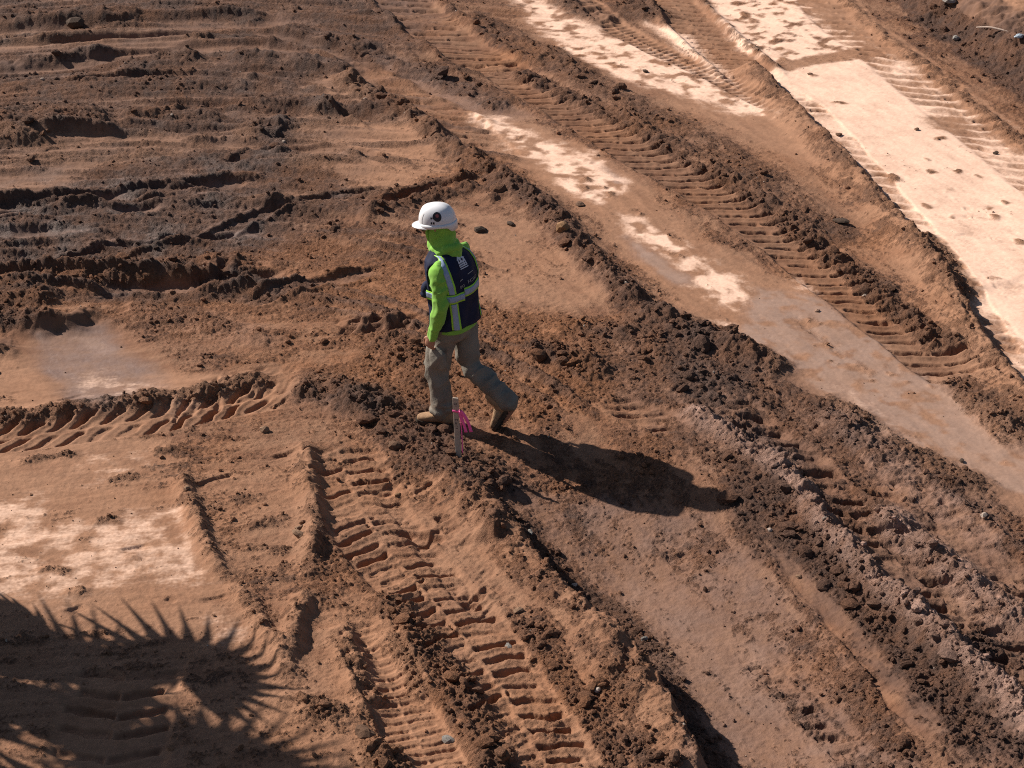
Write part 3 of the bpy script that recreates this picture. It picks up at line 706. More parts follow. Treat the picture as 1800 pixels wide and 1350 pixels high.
    cb = mix(cb, TN * 0.72, f['tan'] * 0.7)
    cb = mix(cb, C(.33, .205, .14), f['pale'] * 0.9)
    col = mix(crust, cb, crumb * 0.93)
    col = mix(col, PK, f['pink'] * (0.8 + 0.9 * L3 + 0.4 * L2))
    col = mix(col, C(.35, .222, .160), sstep(0.3, 0.9, f['wet']) * (1 - crumb) * (0.8 + 0.5 * L2) * (1 - f['pale']))
    col = col * (1 + 0.16 * L3 + 0.14 * sm + 0.12 * n3)[:, None]
    wet = np.clip(f['wet'] * (1 + 0.5 * L2) * (1 - 0.8 * crumb) + 0.8 * np.clip(f['grey'] - 0.3, 0, 1) * sstep(-0.1, 0.4, L2), 0, 1)
    if full:
        return z, np.clip(col, 0.02, 0.9), wet, inside, crumb, np.clip(crumb * 0.95 + 0.45 * (1 - flat) + 0.08, 0.05, 1) * (1 - 0.75 * f['pale'] * (1 - crumb))
    return z, np.clip(col, 0.02, 0.9), wet, inside

GI, GJ = 900, 1440
s_in = np.linspace(-1, 1, GI)
s_out = 1 + np.cumsum(0.004 * 1.28 ** np.arange(1, 27))
sv = np.concatenate([-s_out[::-1], s_in, s_out])
# row spacing follows the distance, as survey points thin out with range
t = np.linspace(0, 1, GJ)
y_in = (8.35 ** -0.5 + t * (28.2 ** -0.5 - 8.35 ** -0.5)) ** -2.0
y_far = 28.2 + np.cumsum(0.05 * 1.25 ** np.arange(1, 36))
y_near = 8.35 - np.cumsum(0.02 * 1.3 ** np.arange(1, 25))[::-1]
yv = np.concatenate([y_near, y_in, y_far])
halfw = 0.62 + 0.268 * np.clip(yv, 7.5, 30) + np.clip(yv - 30, 0, None) * 0.2
GX = (sv[None, :] * halfw[:, None]).astype(np.float32)
GY = np.repeat(yv[:, None], len(sv), 1).astype(np.float32)
nr, nc = GX.shape
gx, gy = GX.ravel(), GY.ravel()
gz, gcol, gwet, gin, _, ggrit = detail(gx, gy, True)
gz = gz * gin
verts = np.stack([gx, gy, gz], 1)
idx = np.arange(nr * nc, dtype=np.int32).reshape(nr, nc)
quads = np.stack([idx[:-1, :-1], idx[:-1, 1:], idx[1:, 1:], idx[1:, :-1]], -1).reshape(-1, 4)
gm = bpy.data.meshes.new('ground')
gm.vertices.add(len(verts)); gm.vertices.foreach_set('co', verts.astype(np.float32).ravel())
gm.loops.add(quads.size); gm.loops.foreach_set('vertex_index', quads.ravel())
gm.polygons.add(len(quads)); gm.polygons.foreach_set('loop_start', np.arange(0, quads.size, 4, dtype=np.int32))
gm.polygons.foreach_set('use_smooth', np.ones(len(quads), bool))
gm.update(calc_edges=True)
at = gm.attributes.new('soil', 'FLOAT_COLOR', 'POINT')
at.data.foreach_set('color', np.concatenate([gcol, np.ones((len(gcol), 1), np.float32)], 1).astype(np.float32).ravel())
aw = gm.attributes.new('wet', 'FLOAT', 'POINT')
aw.data.foreach_set('value', gwet.astype(np.float32))
aw = gm.attributes.new('grit', 'FLOAT', 'POINT')
aw.data.foreach_set('value', ggrit.astype(np.float32))

def height(x, y):
    z, _, _, i = detail(np.array([x], np.float32), np.array([y], np.float32))
    return float(z[0] * i[0])

def nodes_of(name):
    m = bpy.data.materials.new(name)
    m.use_nodes = True
    nt = m.node_tree
    return m, nt, nt.nodes, nt.links, nt.nodes['Principled BSDF']

def soil_material(name, src, attr='soil', wetattr=True):
    m, nt, N, Lk, B = nodes_of(name)
    a = N.new('ShaderNodeAttribute'); a.attribute_name = attr; a.attribute_type = src
    tc = N.new('ShaderNodeNewGeometry')
    n1 = N.new('ShaderNodeTexNoise'); n1.inputs['Scale'].default_value = 42; n1.inputs['Detail'].default_value = 6; n1.inputs['Roughness'].default_value = 0.7
    n2 = N.new('ShaderNodeTexNoise'); n2.inputs['Scale'].default_value = 160; n2.inputs['Detail'].default_value = 3
    Lk.new(tc.outputs['Position'], n1.inputs['Vector']); Lk.new(tc.outputs['Position'], n2.inputs['Vector'])
    mr = N.new('ShaderNodeMapRange'); mr.inputs['From Min'].default_value = 0.3; mr.inputs['From Max'].default_value = 0.7
    mr.inputs['To Min'].default_value = 0.70; mr.inputs['To Max'].default_value = 1.3
    Lk.new(n1.outputs['Fac'], mr.inputs['Value'])
    mx = N.new('ShaderNodeMix'); mx.data_type = 'RGBA'; mx.blend_type = 'MULTIPLY'; mx.inputs['Factor'].default_value = 1.0
    Lk.new(a.outputs['Color'], mx.inputs['A']); Lk.new(mr.outputs['Result'], mx.inputs['B'])
    Lk.new(mx.outputs['Result'], B.inputs['Base Color'])
    ad = N.new('ShaderNodeMath'); ad.operation = 'MULTIPLY_ADD'; ad.inputs[1].default_value = 0.5
    Lk.new(n2.outputs['Fac'], ad.inputs[0]); Lk.new(n1.outputs['Fac'], ad.inputs[2])
    bp = N.new('ShaderNodeBump'); bp.inputs['Distance'].default_value = 0.026; bp.inputs['Strength'].default_value = 0.8
    Lk.new(ad.outputs[0], bp.inputs['Height'])
    if wetattr:
        w = N.new('ShaderNodeAttribute'); w.attribute_name = 'wet'
        r = N.new('ShaderNodeMapRange'); r.inputs['To Min'].default_value = 0.92; r.inputs['To Max'].default_value = 0.36
        Lk.new(w.outputs['Fac'], r.inputs['Value']); Lk.new(r.outputs['Result'], B.inputs['Roughness'])
        s = N.new('ShaderNodeMapRange'); s.inputs['To Min'].default_value = 0.25; s.inputs['To Max'].default_value = 0.45
        Lk.new(w.outputs['Fac'], s.inputs['Value']); Lk.new(s.outputs['Result'], B.inputs['Specular IOR Level'])
        gt = N.new('ShaderNodeAttribute'); gt.attribute_name = 'grit'
        Lk.new(gt.outputs['Fac'], bp.inputs['Strength'])
        mg = N.new('ShaderNodeMath'); mg.operation = 'MULTIPLY'; mg.inputs[1].default_value = 0.9
        Lk.new(gt.outputs['Fac'], mg.inputs[0]); Lk.new(mg.outputs[0], mx.inputs['Factor'])
    else:
        B.inputs['Roughness'].default_value = 0.95
        B.inputs['Specular IOR Level'].default_value = 0.2
    Lk.new(bp.outputs['Normal'], B.inputs['Normal'])
    return m

MAT_SOIL = soil_material('soil_of_the_site', 'GEOMETRY')
ground = link('ground', gm, MAT_SOIL)
tag(ground, 'rutted brown earth of the graded site', kind='structure')
# ------------------------------------------------------------------ loose clods and crumbs lying on the ground
def clod_mesh(name, seed, sub=1, squash=0.75, k=0.35):
    bm = bmesh.new()
    bmesh.ops.create_icosphere(bm, subdivisions=sub, radius=1.0)
    r = random.Random(seed)
    ax = [Vector((r.uniform(-1, 1), r.uniform(-1, 1), r.uniform(-1, 1))).normalized() for _ in range(7)]
    am = [r.uniform(-k, k) for _ in ax]
    sc = Vector((r.uniform(0.8, 1.25), r.uniform(0.7, 1.05), squash * r.uniform(0.8, 1.1)))
    for v in bm.verts:
        n = v.co.normalized()
        d = 1 + sum(a * max(0, n.dot(x)) ** 3 for a, x in zip(am, ax)) + r.uniform(-0.16, 0.16)
        v.co = Vector((n.x * sc.x, n.y * sc.y, n.z * sc.z)) * d
    m = bpy.data.meshes.new(name)
    bm.to_mesh(m); bm.free()
    m.polygons.foreach_set('use_smooth', [False] * len(m.polygons))
    return m

MAT_CLOD = soil_material('soil_of_clods', 'INSTANCER', 'tint', wetattr=False)
N_TRY = 330000
yy = 1 / (1 / 8.6 + RNG.random(N_TRY) * (1 / 27.0 - 1 / 8.6))
xx = (RNG.random(N_TRY) * 2 - 1) * (0.55 + 0.265 * yy)
xx = xx.astype(np.float32); yy = yy.astype(np.float32)
cm = sample(F['clod'], xx, yy) * (1 - 0.85 * np.clip(sample(F['flat'], xx, yy), 0, 1))
ptch = np.clip(0.5 + 1.3 * fbm(xx, yy, 0.4, 4, 701), 0.03, 1.4)
keep = RNG.random(N_TRY) < np.clip(cm + 0.12, 0, 1) ** 1.2 * ptch * 0.36 + 0.014
xx, yy, cm = xx[keep], yy[keep], cm[keep]
zz, cc, ww_, ii_, crb, _ = detail(xx, yy, True)
keep = RNG.random(len(xx)) < 0.06 + 0.94 * crb
xx, yy, cm, zz, cc = xx[keep], yy[keep], cm[keep], zz[keep], cc[keep]
u_ = RNG.random(len(xx))
size = 0.0038 / (1 - u_ * 0.95) ** 0.70 * (0.75 + 0.6 * np.clip(cm, 0, 1)) * (0.8 + 0.025 * yy)
size = np.minimum(size, 0.027)
tint = cc * (0.74 + 0.40 * RNG.random(len(xx)))[:, None]
pale_stone = RNG.random(len(xx)) < 0.006
tint[pale_stone] = np.array([.42, .33, .27]) * (0.8 + 0.4 * RNG.random(pale_stone.sum()))[:, None]
pm = bpy.data.meshes.new('loose_clods')
pm.vertices.add(len(xx))
pm.vertices.foreach_set('co', np.stack([xx, yy, zz + size * 0.25], 1).astype(np.float32).ravel())
a = pm.attributes.new('size', 'FLOAT', 'POINT'); a.data.foreach_set('value', size.astype(np.float32))
a = pm.attributes.new('tint', 'FLOAT_COLOR', 'POINT'); a.data.foreach_set('color', np.concatenate([tint, np.ones((len(tint), 1))], 1).astype(np.float32).ravel())
a = pm.attributes.new('turn', 'FLOAT_VECTOR', 'POINT'); a.data.foreach_set('vector', (RNG.random((len(xx), 3)) * np.array([0.9, 0.9, 6.28])).astype(np.float32).ravel())
a = pm.attributes.new('pick', 'INT', 'POINT'); a.data.foreach_set('value', RNG.integers(0, 6, len(xx)).astype(np.int32))
print('clods', len(xx))
loose = link('loose_clods', pm)
tag(loose, 'loose crumbs and clods of brown soil strewn over the ground', 'clods', kind='stuff')

ng = bpy.data.node_groups.new('scatter_clods', 'GeometryNodeTree')
ng.interface.new_socket('Geometry', in_out='INPUT', socket_type='NodeSocketGeometry')
ng.interface.new_socket('Geometry', in_out='OUTPUT', socket_type='NodeSocketGeometry')
gi = ng.nodes.new('NodeGroupInput'); go = ng.nodes.new('NodeGroupOutput')
protos = []
jn = ng.nodes.new('GeometryNodeGeometryToInstance')
for k in range(6):
    po = bpy.data.objects.new('clod_shape', clod_mesh('clod_shape', 40 + k))
    po.data.materials.append(MAT_CLOD)
    protos.append(po)                                # not linked to the scene: only its shape is used
    oi = ng.nodes.new('GeometryNodeObjectInfo'); oi.inputs['Object'].default_value = po
    oi.inputs['As Instance'].default_value = False
    ng.links.new(oi.outputs['Geometry'], jn.inputs[0])
ip = ng.nodes.new('GeometryNodeInstanceOnPoints')
def named(nm, ty):
    n = ng.nodes.new('GeometryNodeInputNamedAttribute'); n.data_type = ty; n.inputs['Name'].default_value = nm
    return n.outputs['Attribute']
ng.links.new(gi.outputs[0], ip.inputs['Points'])
ng.links.new(jn.outputs[0], ip.inputs['Instance'])
ip.inputs['Pick Instance'].default_value = True
ng.links.new(named('pick', 'INT'), ip.inputs['Instance Index'])
er = ng.nodes.new('FunctionNodeEulerToRotation')
ng.links.new(named('turn', 'FLOAT_VECTOR'), er.inputs[0])
ng.links.new(er.outputs[0], ip.inputs['Rotation'])
ng.links.new(named('size', 'FLOAT'), ip.inputs['Scale'])
ng.links.new(ip.outputs[0], go.inputs[0])
md = loose.modifiers.new('scatter', 'NODES'); md.node_group = ng
# ------------------------------------------------------------------ plain materials
def plain(name, col, rough=0.8, spec=0.3, noise=0.0, nscale=40.0, bump=0.0, bscale=120.0, metallic=0.0, sheen=0.0, col2=None):
    m, nt, N, Lk, B = nodes_of(name)
    B.inputs['Roughness'].default_value = rough
    B.inputs['Specular IOR Level'].default_value = spec
    B.inputs['Metallic'].default_value = metallic
    if sheen: B.inputs['Sheen Weight'].default_value = sheen
    tc = N.new('ShaderNodeTexCoord')
    if noise or col2:
        n = N.new('ShaderNodeTexNoise'); n.inputs['Scale'].default_value = nscale; n.inputs['Detail'].default_value = 5; n.inputs['Roughness'].default_value = 0.65
        Lk.new(tc.outputs['Object'], n.inputs['Vector'])
        cr = N.new('ShaderNodeValToRGB')
        c2 = col2 if col2 else tuple(c * (1 - noise) for c in col)
        cr.color_ramp.elements[0].position = 0.35; cr.color_ramp.elements[0].color = (*c2, 1)
        cr.color_ramp.elements[1].position = 0.65; cr.color_ramp.elements[1].color = (*col, 1)
        Lk.new(n.outputs['Fac'], cr.inputs['Fac']); Lk.new(cr.outputs['Color'], B.inputs['Base Color'])
    else:
        B.inputs['Base Color'].default_value = (*col, 1)
    if bump:
        n = N.new('ShaderNodeTexNoise'); n.inputs['Scale'].default_value = bscale; n.inputs['Detail'].default_value = 3
        Lk.new(tc.outputs['Object'], n.inputs['Vector'])
        b = N.new('ShaderNodeBump'); b.inputs['Distance'].default_value = bump
        Lk.new(n.outputs['Fac'], b.inputs['Height']); Lk.new(b.outputs['Normal'], B.inputs['Normal'])
    return m

M_GREEN = plain('lime_jersey', (0.235, 0.50, 0.07), 0.85, 0.2, noise=0.08, nscale=12, bump=0.001, bscale=45, sheen=0.15)
M_NAVY = plain('navy_mesh_fabric', (0.012, 0.017, 0.050), 0.8, 0.25, noise=0.3, nscale=15, bump=0.002, bscale=80)
M_LIME = plain('lime_piping', (0.36, 0.70, 0.06), 0.7, 0.3)
M_SILVER = plain('silver_tape', (0.30, 0.39, 0.56), 0.5, 0.5, noise=0.12, nscale=30, metallic=0.15)  # silver tape; blue sky reflected in shade is put into its colour
M_KHAKI = plain('khaki_canvas', (0.245, 0.220, 0.185), 0.9, 0.15, col2=(0.19, 0.168, 0.14), nscale=9, bump=0.003, bscale=70)
def muddy(m, z0, z1, amount):
    """splashed soil that thins out with height above the ground"""
    nt = m.node_tree; N = nt.nodes; Lk = nt.links; B = N['Principled BSDF']
    src = B.inputs['Base Color'].links[0].from_socket
    tc = N.new('ShaderNodeTexCoord'); sp = N.new('ShaderNodeSeparateXYZ'); Lk.new(tc.outputs['Object'], sp.inputs[0])
    mr = N.new('ShaderNodeMapRange'); mr.inputs['From Min'].default_value = z0; mr.inputs['From Max'].default_value = z1
    mr.inputs['To Min'].default_value = amount; mr.inputs['To Max'].default_value = 0.0
    Lk.new(sp.outputs['Z'], mr.inputs['Value'])
    n = N.new('ShaderNodeTexNoise'); n.inputs['Scale'].default_value = 22; n.inputs['Detail'].default_value = 6; Lk.new(tc.outputs['Object'], n.inputs['Vector'])
    mu = N.new('ShaderNodeMath'); mu.operation = 'MULTIPLY'; mu.use_clamp = True
    s2 = N.new('ShaderNodeMapRange'); s2.inputs['From Min'].default_value = 0.35; s2.inputs['From Max'].default_value = 0.62; Lk.new(n.outputs['Fac'], s2.inputs['Value'])
    Lk.new(mr.outputs['Result'], mu.inputs[0]); Lk.new(s2.outputs['Result'], mu.inputs[1])
    mx = N.new('ShaderNodeMix'); mx.data_type = 'RGBA'; Lk.new(mu.outputs[0], mx.inputs['Factor']); Lk.new(src, mx.inputs['A'])
    mx.inputs['B'].default_value = (0.16, 0.085, 0.05, 1); Lk.new(mx.outputs['Result'], B.inputs['Base Color'])
muddy(M_KHAKI, 0.03, 0.42, 0.85)
M_BOOT = plain('tan_suede', (0.42, 0.26, 0.15), 0.85, 0.2, col2=(0.28, 0.17, 0.10), nscale=25, bump=0.002)
muddy(M_BOOT, 0.0, 0.12, 1.0)
M_SOLE = plain('muddy_rubber', (0.075, 0.052, 0.038), 0.9, 0.2, noise=0.4, nscale=30, bump=0.004, bscale=60)
M_SKIN = plain('skin', (0.40, 0.20, 0.13), 0.6, 0.35, noise=0.1, nscale=30)
M_HELMET = plain('white_shell', (0.78, 0.78, 0.80), 0.28, 0.5, noise=0.04, nscale=8)
M_DARK = plain('dark_print', (0.025, 0.025, 0.032), 0.6, 0.3)
M_RED = plain('red_print', (0.34, 0.10, 0.10), 0.6, 0.3)
M_WHITE = plain('white_print', (0.62, 0.62, 0.70), 0.7, 0.3)
M_GREYP = plain('grey_print', (0.34, 0.33, 0.33), 0.7, 0.3)
M_LATH = plain('weathered_lath', (0.50, 0.41, 0.33), 0.85, 0.2, col2=(0.38, 0.30, 0.24), nscale=35, bump=0.001, bscale=150)
M_PINK = plain('pink_flagging', (1.0, 0.13, 0.42), 0.45, 0.4)
M_LENS = plain('dark_lens', (0.01, 0.01, 0.012), 0.15, 0.5)

# ------------------------------------------------------------------ soft-body helpers
def tube_bm(bm, rings, n=24, caps=True):
    """rings: (centre, axis u, axis v, half u, half v, power)"""
    loops = []
    for c, u, v, a, b, p in rings:
        vs = []
        for i in range(n):
            t = 2 * math.pi * i / n
            ct, st = math.cos(t), math.sin(t)
            x = math.copysign(abs(ct) ** (2 / p), ct) * a; y = math.copysign(abs(st) ** (2 / p), st) * b
            vs.append(bm.verts.new(c + u * x + v * y))
        loops.append(vs)
    for A, Bq in zip(loops[:-1], loops[1:]):
        for i in range(n):
            bm.faces.new((A[i], A[(i + 1) % n], Bq[(i + 1) % n], Bq[i]))
    if caps:
        bm.faces.new(loops[0][::-1]); bm.faces.new(loops[-1])
    return loops

def limb(bm, pts, radii, n=16, flat=1.0, side=Vector((0, 1, 0))):
    """round tapering limb through joints, ends domed"""
    P = [Vector(p) for p in pts]
    Q = []; Rr = []
    for i in range(len(P) - 1):
        for k in range(6):
            t = k / 6
            a = P[max(0, i - 1)]; b = P[i]; c = P[i + 1]; d = P[min(len(P) - 1, i + 2)]
            lin = b.lerp(c, t)
            cat = 0.5 * ((2 * b) + (c - a) * t + (2 * a - 5 * b + 4 * c - d) * t * t + (3 * b - a - 3 * c + d) * t ** 3)
            Q.append(lin.lerp(cat, 0.6)); Rr.append(radii[i] * (1 - t) + radii[i + 1] * t)
    Q.append(P[-1]); Rr.append(radii[-1])
    d0 = (Q[0] - Q[1]).normalized(); d1 = (Q[-1] - Q[-2]).normalized()
    pre = [(Q[0] + d0 * Rr[0] * s, Rr[0] * math.sqrt(max(0.01, 1 - s * s))) for s in (0.95, 0.7, 0.35)]
    post = [(Q[-1] + d1 * Rr[-1] * s, Rr[-1] * math.sqrt(max(0.01, 1 - s * s))) for s in (0.35, 0.7, 0.95)]
    seq = pre + list(zip(Q, Rr)) + post
    rings = []
    for i, (c, r) in enumerate(seq):
        a = seq[max(0, i - 1)][0]; b = seq[min(len(seq) - 1, i + 1)][0]
        t = (b - a).normalized()
        u = side.cross(t)
        if u.length < 1e-3: u = Vector((1, 0, 0)).cross(t)
        u.normalize(); v = t.cross(u).normalized()
        rings.append((c, u, v, r, r * flat, 2.0))
    tube_bm(bm, rings, n)

def ball(bm, c, r, n=16):
    ret = bmesh.ops.create_uvsphere(bm, u_segments=n * 2, v_segments=n, radius=1.0)
    for v in ret['verts']:
        v.co = Vector((v.co.x * r[0], v.co.y * r[1], v.co.z * r[2])) + Vector(c)

def fuse(name, bm, voxel, smooth=4, factor=0.5):
    """weld overlapping solids to one skin"""
    bmesh.ops.recalc_face_normals(bm, faces=bm.faces)
    m = bpy.data.meshes.new(name + '_raw'); bm.to_mesh(m); bm.free()
    o = bpy.data.objects.new(name + '_raw', m); COL.objects.link(o)
    r = o.modifiers.new('r', 'REMESH'); r.mode = 'VOXEL'; r.voxel_size = voxel
    if smooth:
        s = o.modifiers.new('s', 'SMOOTH'); s.iterations = smooth; s.factor = factor
    bpy.context.view_layer.update()
    dg = bpy.context.evaluated_depsgraph_get()
    out = bpy.data.meshes.new_from_object(o.evaluated_get(dg), depsgraph=dg)
    out.name = name
    bpy.data.objects.remove(o, do_unlink=True); bpy.data.meshes.remove(m)
    out.polygons.foreach_set('use_smooth', [True] * len(out.polygons))
    return out

def perl3(x, y, z, seed):
    return (perlin(x + 0.37 * z, y - 0.61 * z, seed) + perlin(y + 0.5 * x, z - 0.3 * x, seed + 1) + perlin(z + 3.1, x + 0.4 * y, seed + 2)) / 2

def wrinkle(m, amp, scale=(0.10, 0.10, 0.05), seed=900, tilt=0.6, fine=0.4, mask=None):
    n = len(m.vertices)
    co = np.empty(n * 3, np.float32); m.vertices.foreach_get('co', co); co = co.reshape(-1, 3)
    no = np.empty(n * 3, np.float32); m.vertices.foreach_get('normal', no); no = no.reshape(-1, 3)
    x, y, z = co[:, 0] / scale[0], co[:, 1] / scale[1], (co[:, 2] + tilt * 0.3 * co[:, 0]) / scale[2]
    d = 1 - 2 * np.abs(perl3(x, y, z, seed))
    d = d + fine * perl3(x * 2.3, y * 2.3, z * 2.1, seed + 5)
    k = 1.0 if mask is None else mask(co)
    co = co + no * (amp * (d - 0.4) * k)[:, None]
    m.vertices.foreach_set('co', co.astype(np.float32).ravel()); m.update()

# ------------------------------------------------------------------ the walker (x forward, y left, z up)
PR = G0(800, 742)
HEAD_A = R(150)                                       # heading of the walk
person = empty('person', (PR[0], PR[1], 0.0), HEAD_A)
tag(person, 'person in white hard hat, lime hooded shirt, dark vest and khaki trousers striding left', 'person')
X, Y, Z = Vector((1, 0, 0)), Vector((0, 1, 0)), Vector((0, 0, 1))

# joints
def loc(u, v, z, dy=0.0):
    """a joint seen at photo pixel (u,v) at height z, in the walker's frame"""
    d = ray(u, v); t = (z - CAM_H) / d[2]
    w = Vector((d[0] * t, d[1] * t, z)) - Vector((PR[0], PR[1], 0))
    return Matrix.Rotation(-HEAD_A, 3, 'Z') @ w

HIP = Vector((-0.005, 0.0, 0.90))
LH, RH = Vector((0.0, 0.095, 0.88)), Vector((-0.02, -0.095, 0.88))
LK_, RK_ = Vector((0.105, 0.085, 0.475)), Vector((-0.075, -0.105, 0.475))
LA, RA = Vector((0.055, 0.075, 0.095)), Vector((-0.455, -0.10, 0.215))
LS, RS = Vector((0.010, 0.172, 1.345)), Vector((0.035, -0.185, 1.365))
LE, RE = Vector((-0.045, 0.245, 1.085)), Vector((0.05, -0.25, 1.09))
LW, RW = Vector((0.035, 0.250, 0.83)), Vector((0.17, -0.22, 0.87))
NECK, HEADC = Vector((0.075, 0.0, 1.45)), Vector((0.125, 0.0, 1.595))
HYAW = R(-10)                                         # head turned a little to the walker's right... away from the camera
HM = Matrix.Translation(HEADC) @ Matrix.Rotation(R(16), 4, 'Z') @ Matrix.Rotation(R(9), 4, 'Y')

def torso_ring(z):
    zs = [0.76, 0.86, 1.00, 1.12, 1.24, 1.33, 1.385, 1.42, 1.45]
    fc = [-0.005, -0.005, -0.005, 0.0, 0.01, 0.03, 0.048, 0.062, 0.075]
    hf = [0.128, 0.132, 0.125, 0.130, 0.135, 0.122, 0.105, 0.085, 0.062]
    hl = [0.180, 0.182, 0.178, 0.190, 0.205, 0.205, 0.180, 0.125, 0.075]
    g = lambda a: float(np.interp(z, zs, a))
    return g(fc), g(hf), g(hl)

def torso_pt(th, z, off=0.0):
    """point on the torso skin; th from forward (0) over left (90) to back (180), degrees"""
    fc, hf, hl = torso_ring(z)
    p = 2.5
    ct, st = math.cos(R(th)), math.sin(R(th))
    return Vector((fc + math.copysign(abs(ct) ** (2 / p), ct) * (hf + off), math.copysign(abs(st) ** (2 / p), st) * (hl + off), z))

def torso_tube(bm, z0, z1, off, n=40, m=26):
    rings = []
    for i in range(m + 1):
        z = z0 + (z1 - z0) * i / m
        fc, hf, hl = torso_ring(z)
        rings.append((Vector((fc, 0, z)), X, Y, hf + off, hl + off, 2.5))
    tube_bm(bm, rings, n)

def hand(bm, W, d, side, grip):
    """palm, four unequal bent fingers and a thumb; d: direction of the forearm, side: +1 left"""
    d = d.normalized()
    out = Vector((0, side, 0))                        # back of the hand looks outward
    fwd = X - d * X.dot(d); fwd.normalize()
    nrm = d.cross(fwd).normalized()
    if nrm.dot(out) < 0: nrm = -nrm
    rings = []
    for s, a, b in ((-0.02, 0.024, 0.020), (0.02, 0.034, 0.016), (0.055, 0.041, 0.016), (0.085, 0.042, 0.014), (0.095, 0.036, 0.010)):
        rings.append((W + d * s, fwd, nrm, a, b, 2.6))
    tube_bm(bm, rings, 14)
    for k, (off, ln) in enumerate(((0.030, 0.070), (0.010, 0.080), (-0.011, 0.074), (-0.031, 0.058))):
        b0 = W + d * 0.080 + fwd * off
        in1 = -nrm
        p1 = b0 + (d * math.cos(grip) + in1 * math.sin(grip)) * ln * 0.5
        p2 = p1 + (d * math.cos(grip * 2.2) + in1 * math.sin(grip * 2.2)) * ln * 0.33
        p3 = p2 + (d * math.cos(grip * 3.0) + in1 * math.sin(grip * 3.0)) * ln * 0.25
        limb(bm, [b0, p1, p2, p3], [0.0098, 0.0092, 0.0084, 0.0072], 8)
    t0 = W + d * 0.022 + fwd * 0.028
    t1 = t0 + (d * 0.7 + fwd * 0.6 - nrm * 0.25).normalized() * 0.042
    t2 = t1 + (d * 0.95 + fwd * 0.05 - nrm * 0.3).normalized() * 0.034
    limb(bm, [t0, t1, t2], [0.014, 0.0115, 0.009], 8)

# --- body: one continuous skin
bm = bmesh.new()
torso_tube(bm, 0.80, 1.42, -0.025)
limb(bm, [Vector((0.06, 0, 1.38)), Vector((0.085, 0, 1.45)), HEADC - Z * 0.04], [0.06, 0.055, 0.06])
def hp(x, y, z): return HM @ Vector((x, y, z))
nb = bmesh.new()
ball(nb, (0, 0, 0.03), (0.098, 0.076, 0.108)); ball(nb, (0.035, 0, -0.055), (0.060, 0.056, 0.062))
limb(nb, [(0.092, 0, 0.010), (0.112, 0, -0.022), (0.106, 0, -0.036)], [0.010, 0.015, 0.012], 10)     # nose
ball(nb, (0.088, 0, -0.066), (0.016, 0.026, 0.008)); ball(nb, (0.086, 0, -0.081), (0.014, 0.024, 0.008)) # lips
for s in (-1, 1):
    ball(nb, (0.084, s * 0.033, 0.006), (0.014, 0.016, 0.011))                                        # eyes
    ball(nb, (0.088, s * 0.034, 0.026), (0.010, 0.022, 0.007))                                        # brows
    ball(nb, (-0.005, s * 0.078, -0.005), (0.022, 0.008, 0.033))                                      # ears
bmesh.ops.transform(nb, matrix=HM, verts=nb.verts)
tmp = bpy.data.meshes.new('t'); nb.to_mesh(tmp); nb.free(); bm.from_mesh(tmp); bpy.data.meshes.remove(tmp)
for S_, E_, W_, sd, gr in ((LS, LE, LW, 1, 0.55), (RS, RE, RW, -1, 0.6)):
    limb(bm, [S_ - Vector((0, sd * 0.03, 0)), S_, E_, W_], [0.045, 0.045, 0.038, 0.025])
    hand(bm, W_, (W_ - E_), sd, gr)
for H_, K_, A_ in ((LH, LK_, LA), (RH, RK_, RA)):
    limb(bm, [H_, K_, A_], [0.075, 0.05, 0.035])
limb(bm, [LA, LA + Vector((0.06, 0.01, -0.045)), LA + Vector((0.15, 0.03, -0.05))], [0.035, 0.032, 0.022])
limb(bm, [RA, RA + Vector((0.05, 0.0, -0.09)), RA + Vector((0.08, 0, -0.15))], [0.035, 0.032, 0.022])
body = link('body', fuse('body', bm, 0.0058, 2), M_SKIN, person)

# --- trousers
bm = bmesh.new()
rings = [(Vector((-0.005, 0, z)), X, Y, hf, hl, 2.4) for z, hf, hl in ((0.97, 0.118, 0.165), (0.90, 0.125, 0.175), (0.83, 0.130, 0.183), (0.77, 0.115, 0.178), (0.74, 0.09, 0.15))]
tube_bm(bm, rings, 32)
limb(bm, [LH + Vector((0, 0, -0.03)), LH.lerp(LK_, 0.5) + Vector((0.01, 0, 0)), LK_, LK_.lerp(LA, 0.55), LA + Vector((-0.005, 0, 0.02))], [0.110, 0.104, 0.090, 0.083, 0.082], 24, 0.95)
limb(bm, [RH + Vector((0, 0, -0.03)), RH.lerp(RK_, 0.5), RK_, RK_.lerp(RA, 0.55), RA.lerp(RK_, 0.10)], [0.107, 0.098, 0.086, 0.079, 0.078], 24, 0.95)
for p, r in ((LA + Vector((0.01, 0, 0.035)), (0.098, 0.09, 0.032)), (LA + Vector((0.0, 0, 0.10)), (0.095, 0.088, 0.03))):
    ball(bm, p, r, 10)                                # cloth stacked over the boot
ball(bm, LH + Vector((0.02, 0.105, -0.26)), (0.075, 0.03, 0.10), 10)       # side pocket
tm = fuse('trousers', bm, 0.009, 3)
wrinkle(tm, 0.018, (0.15, 0.15, 0.14), 910, tilt=2.5, fine=0.25, mask=lambda c: 0.55 + 0.9 * np.exp(-((c[:, 2] - 0.47) / 0.12) ** 2) + 0.7 * np.exp(-((c[:, 2] - 0.13) / 0.10) ** 2))
trousers = link('trousers', tm, M_KHAKI, person)

